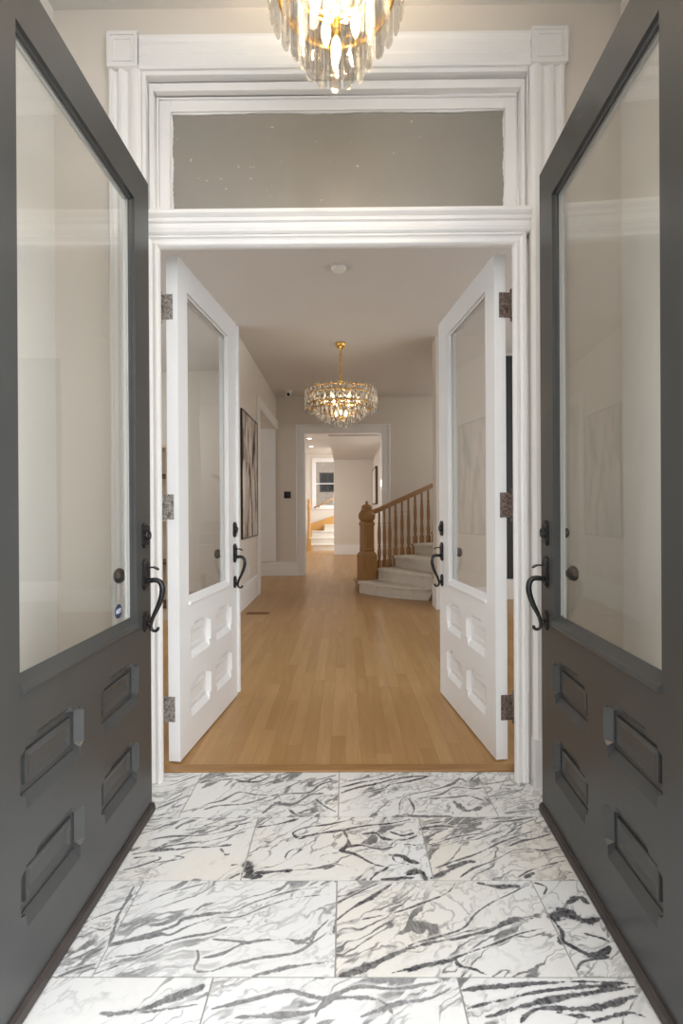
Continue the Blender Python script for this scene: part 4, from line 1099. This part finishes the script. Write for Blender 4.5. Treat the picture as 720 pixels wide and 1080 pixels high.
# ------------------------------------------------------------------ chandeliers
def crystal_bar(w=.030, L=.22, d=.013):
    mb = MB()
    def r(k, z, tw=1.0):
        a, b = w/2*k, d/2*k
        return [(-a,0,z),(-a*.55,-b,z),(a*.55,-b,z),(a,0,z),(a*.55,b,z),(-a*.55,b,z)]
    mb.loft([r(.80,0), r(1,-.008), r(1,-L+.014), r(.55,-L)])
    return mb
def near_chandelier():
    C = (-.018, 1.45, CZ)
    ch = empty('chandelier', C, label='large crystal bar chandelier with gold rings hanging from the vestibule ceiling', cat='chandelier')
    mb = MB(); mb.lathe([(.065,0),(.065,-.018),(.050,-.030),(.012,-.036),(.009,-.05),(.009,-.30),(.02,-.31),(.02,-.34),(0,-.345)], (0,0,0), 28)
    mb.build('ceiling_mount', M['gold'], ch)
    for (R, z) in ((.185, -.36), (.180, -.545), (.135, -.50), (.085, -.535)):
        mb = MB(); mb.torus((0,0,z), R, .0075, 64, 8, sy=1.6)
        mb.build('gold_ring', M['gold'], ch)
    mb = MB()
    for k in range(5):
        a = 2*PI*k/5+.3
        mb.tube([(0,0,-.34),(.06*math.cos(a),.06*math.sin(a),-.42),(.10*math.cos(a),.10*math.sin(a),-.50),(.135*math.cos(a),.135*math.sin(a),-.50),(.188*math.cos(a),.188*math.sin(a),-.545)], .0045, 8)
    mb.tube([(0,0,-.34),(0,0,-.66)], .006, 8); mb.lathe([(.014,-.60),(.014,-.69),(0,-.69)], (0,0,0), 12)
    mb.build('gold_arm', M['gold'], ch)
    tiers = [(.206,-.40,.215,28,.038), (.160,-.475,.20,21,.038), (.112,-.545,.212,15,.038)]
    for (R, z, L, n, w) in tiers:
        first = None
        for k in range(n):
            a = 2*PI*k/n + R*7
            loc = (R*math.cos(a), R*math.sin(a), z)
            if first is None:
                first = crystal_bar(w, L).build('crystal_bar', M['crystal'], ch); first.location = loc; first.rotation_euler = (0,0,a+PI/2)
            else: copy_to(first, ch, loc, a+PI/2)
    bm_ = MB(); bm_.lathe([(.006,0),(.012,-.010),(.0165,-.030),(.0150,-.050),(.009,-.072),(.003,-.084),(0,-.086)], (0,0,0), 16)
    b0 = None
    spots = [(0,0,-.69)] + [(.070*math.cos(2*PI*k/4+.5), .070*math.sin(2*PI*k/4+.5), -.575) for k in range(4)]
    for p in spots:
        if b0 is None: b0 = bm_.build('bulb', M['bulb'], ch); b0.location = p
        else: copy_to(b0, ch, p)
    for p in spots:
        l = bpy.data.lights.new('bulb_light', 'POINT'); l.energy = NEAR_W; l.color = (1.0,.80,.56); l.shadow_soft_size = .02
        o = bpy.data.objects.new('bulb_light', l); COL.objects.link(o); o.location = (C[0]+p[0]*.3, C[1]+p[1]*.3, C[2]+p[2]+.02)
NEAR_W = 5.2
near_chandelier()

def drop(w=.043, L=.092, d=.026):
    mb = MB()
    def r(k, z):
        return [(w/2*k*math.cos(t*PI/3), d/2*k*math.sin(t*PI/3), z) for t in range(6)]
    mb.loft([r(.12,0), r(.30,-.10*L), r(.75,-.45*L), r(1,-.72*L), r(.75,-.90*L), r(.15,-L)])
    return mb
def far_chandelier():
    C = (-.037, 5.72, HZC)
    ch = empty('chandelier', C, label='round tiered crystal drop chandelier on a gold chain in the hallway', cat='chandelier')
    mb = MB(); mb.lathe([(.064,0),(.064,-.012),(.056,-.040),(.040,-.056),(.014,-.062),(.010,-.08)], (0,0,0), 28); mb.build('ceiling_mount', M['gold'], ch)
    first = None
    for k in range(12):
        z = -.085 - k*.031
        if first is None:
            mb = MB(); pts = [(.013*math.cos(t*PI/8), 0, .022*math.sin(t*PI/8)) for t in range(17)]
            mb.tube(pts, .0048, 6); first = mb.build('chain_link', M['gold'], ch, loc=(0,0,z))
        else: copy_to(first, ch, (0,0,z), PI/2 if k % 2 else 0)
    mb = MB(); mb.tube([(0,0,-.44),(0,0,-.86)], .010, 10); mb.lathe([(.0,-.44),(.03,-.45),(.03,-.48),(.01,-.50)], (0,0,0), 16)
    for k in range(8):
        a = 2*PI*k/8; mb.tube([(.005*math.cos(a),.005*math.sin(a),-.56),(.425*math.cos(a),.425*math.sin(a),-.575)], .005, 6)
        mb.tube([(.005*math.cos(a),.005*math.sin(a),-.76),(.395*math.cos(a),.395*math.sin(a),-.775)], .005, 6)
    mb.build('gold_frame', M['gold'], ch)
    for (R, z, r) in ((.418,-.600,.006),(.418,-.665,.006),(.400,-.778,.010),(.305,-.80,.006),(.215,-.86,.006),(.07,-.935,.007)):
        mb = MB(); mb.torus((0,0,z), R, r, 64, 6, sy=1.5); mb.build('gold_ring', M['gold'], ch)
    tiers = [(.438,-.572,38),(.438,-.632,38),(.438,-.692,38),(.438,-.745,38),(.320,-.785,30),(.300,-.825,28),(.235,-.862,22),(.165,-.905,16),(.085,-.945,8)]
    allp = []
    for ti, (R, z, n) in enumerate(tiers):
        for k in range(n):
            a = 2*PI*(k+.5*(ti % 2))/n
            allp.append((R*math.cos(a), R*math.sin(a), z, a))
    allp.sort(key=lambda p: p[1])          # nearest the viewer first
    dm = drop(); first = None; rest = MB()
    for i, (x, y, z, a) in enumerate(allp):
        if i < 100:
            if first is None:
                first = dm.build('crystal_drop', M['drop'], ch); first.location = (x,y,z); first.rotation_euler = (0,0,a+PI/2)
            else: copy_to(first, ch, (x,y,z), a+PI/2)
        else:
            c_, s_ = math.cos(a+PI/2), math.sin(a+PI/2)
            rest.add([(x+c_*p-s_*q, y+s_*p+c_*q, z+r) for p,q,r in dm.v], dm.f)
    o = rest.build('crystal_drops', M['drop'], ch); o['kind'] = 'stuff'
    mb = MB(); mb.lathe([(0,.030),(.018,.024),(.030,0),(.018,-.024),(0,-.030)], (0,0,-1.005), 8, smooth=False); mb.build('crystal_ball', M['crystal'], ch)
    bm_ = MB(); bm_.lathe([(.006,.0),(.014,-.012),(.018,-.032),(.014,-.055),(.004,-.078),(0,-.08)], (0,0,0), 14)
    b0 = None; spots = [(.20*math.cos(2*PI*k/6), .20*math.sin(2*PI*k/6), -.66) for k in range(6)] + [(.07*math.cos(2*PI*k/3+.5), .07*math.sin(2*PI*k/3+.5), -.82) for k in range(3)]
    for p in spots:
        if b0 is None: b0 = bm_.build('bulb', M['bulb'], ch); b0.location = p
        else: copy_to(b0, ch, p)
    for k in range(3):
        l = bpy.data.lights.new('bulb_light', 'POINT'); l.energy = FAR_W; l.color = (1.0,.82,.60); l.shadow_soft_size = .03
        a = 2*PI*k/3; o = bpy.data.objects.new('bulb_light', l); COL.objects.link(o); o.location = (C[0]+.15*math.cos(a), C[1]+.15*math.sin(a), C[2]-.74)
FAR_W = 1.6
far_chandelier()

# ------------------------------------------------------------------ light
w = bpy.data.worlds.new('sky'); S.world = w; w.use_nodes = True
nt = w.node_tree; nt.nodes.clear()
bg = nt.nodes.new('ShaderNodeBackground'); bg.inputs[0].default_value = (.95,.975,1.0,1); bg.inputs[1].default_value = 3.3
ou = nt.nodes.new('ShaderNodeOutputWorld'); nt.links.new(bg.outputs[0], ou.inputs[0])
tc = nt.nodes.new('ShaderNodeTexCoord'); sx_ = nt.nodes.new('ShaderNodeSeparateXYZ'); ma = nt.nodes.new('ShaderNodeMath'); ma.operation = 'MULTIPLY_ADD'
nt.links.new(tc.outputs['Generated'], sx_.inputs[0]); nt.links.new(sx_.outputs[0], ma.inputs[0])
ma.inputs[1].default_value = 2.0; ma.inputs[2].default_value = 3.3      # the open sky is brighter to the right of the porch
nt.links.new(ma.outputs[0], bg.inputs[1])
def area(name, loc, rot, sx, sy, power, col):
    l = bpy.data.lights.new(name, 'AREA'); l.shape = 'RECTANGLE'; l.size = sx; l.size_y = sy; l.energy = power; l.color = col
    o = bpy.data.objects.new(name, l); COL.objects.link(o); o.location = loc; o.rotation_euler = rot; return o
# indoor area lamps, standing where no window is built
area('side_room_fill', (-4.45,4.2,1.75), (0,-PI/2,0), 2.2, 3.0, 74, (.86,.93,1.0))  # added lamp in place of an assumed, unseen side room window
area('side_room_fill', (4.45,3.9,1.75), (0,PI/2,0), 2.2, 3.0, 74, (.86,.93,1.0))  # matching added lamp on the right, its window only assumed
area('stairwell_area_light', (3.2,7.4,2.6), (0,math.radians(60),0), 1.2, 1.5, 20, (1.0,.97,.93))  # area lamp high in the stairwell
area('side_opening_fill', (-4.3,7.6,1.8), (0,-PI/2,0), 2.0, 1.2, 22, (.95,.97,1.0))  # added to brighten the dim side opening, no source there
area('far_hall_fill', (-3.15,11.5,1.9), (0,-PI/2,0), 2.0, 3.0, 22, (.97,.98,1.0))  # added lamp at the left wall, brightens the far stair hall
l = bpy.data.lights.new('passage_fill', 'POINT'); l.energy = 6; l.color = (1,.96,.90); l.shadow_soft_size = .08  # added point light without a fitting, brightens the passage
o = bpy.data.objects.new('passage_fill', l); COL.objects.link(o); o.location = (.55,9.0,1.7)
o = area('passage_wall_fill', (-2.9,9.2,1.9), (0,0,0), 1.0, 2.0, 45, (.97,.98,1.0))  # added area lamp, aimed to lift the passage wall
o.rotation_euler = Vector((.72,.69,0)).to_track_quat('-Z','Y').to_euler()
for p in ((-.86,11.55,2.96),(-.92,12.95,2.96)):
    l = bpy.data.lights.new('downlight_beam', 'SPOT'); l.energy = 30; l.spot_size = math.radians(110); l.spot_blend = .6; l.color = (1,.88,.72); l.shadow_soft_size = .05
    o = bpy.data.objects.new('downlight_beam', l); COL.objects.link(o); o.location = p

mb = MB(); mb.box(-2.1, -1.9, -4.5, .72, -.06, 4.2)  # unseen wall added to darken the right charcoal door
struct('wall_light_blocker', mb, M['porch'], 'unseen grey wall added outside to block light from the left', 'wall')
mb = MB()
# ------------------------------------------------------------------ camera
cam = bpy.data.cameras.new('camera'); co = bpy.data.objects.new('camera', cam); COL.objects.link(co)
f = 490.95; pitch, roll, yaw = .00141271, -.0054859, .0064329
cp,sp,cr,sr,cy,sy = math.cos(pitch),math.sin(pitch),math.cos(roll),math.sin(roll),math.cos(yaw),math.sin(yaw)
Rz = Matrix(((cy,sy,0),(-sy,cy,0),(0,0,1))); B = Matrix(((1,0,0),(0,0,-1),(0,1,0)))
P_ = Matrix(((1,0,0),(0,cp,-sp),(0,sp,cp))); Q_ = Matrix(((cr,-sr,0),(sr,cr,0),(0,0,1)))
Mx = Q_ @ P_ @ B @ Rz
right, down, fwd = Mx[0], Mx[1], Mx[2]
mw = Matrix(((right[0],-down[0],-fwd[0],0),(right[1],-down[1],-fwd[1],0),(right[2],-down[2],-fwd[2],1.165),(0,0,0,1)))
co.matrix_world = mw
cam.sensor_fit = 'HORIZONTAL'; cam.sensor_width = 36; cam.lens = 36*f/720; cam.clip_start = .02
S.camera = co
S.view_settings.view_transform = 'Standard'; S.view_settings.look = 'None'; S.view_settings.gamma = 1; S.view_settings.exposure = 0.12
S.view_settings.use_curve_mapping = False
cy_ = S.cycles
cy_.use_denoising = True; cy_.max_bounces = 12; cy_.transparent_max_bounces = 24; cy_.transmission_bounces = 10; cy_.diffuse_bounces = 6; cy_.glossy_bounces = 5
cy_.sample_clamp_indirect = 6.0; cy_.caustics_reflective = False; cy_.caustics_refractive = False
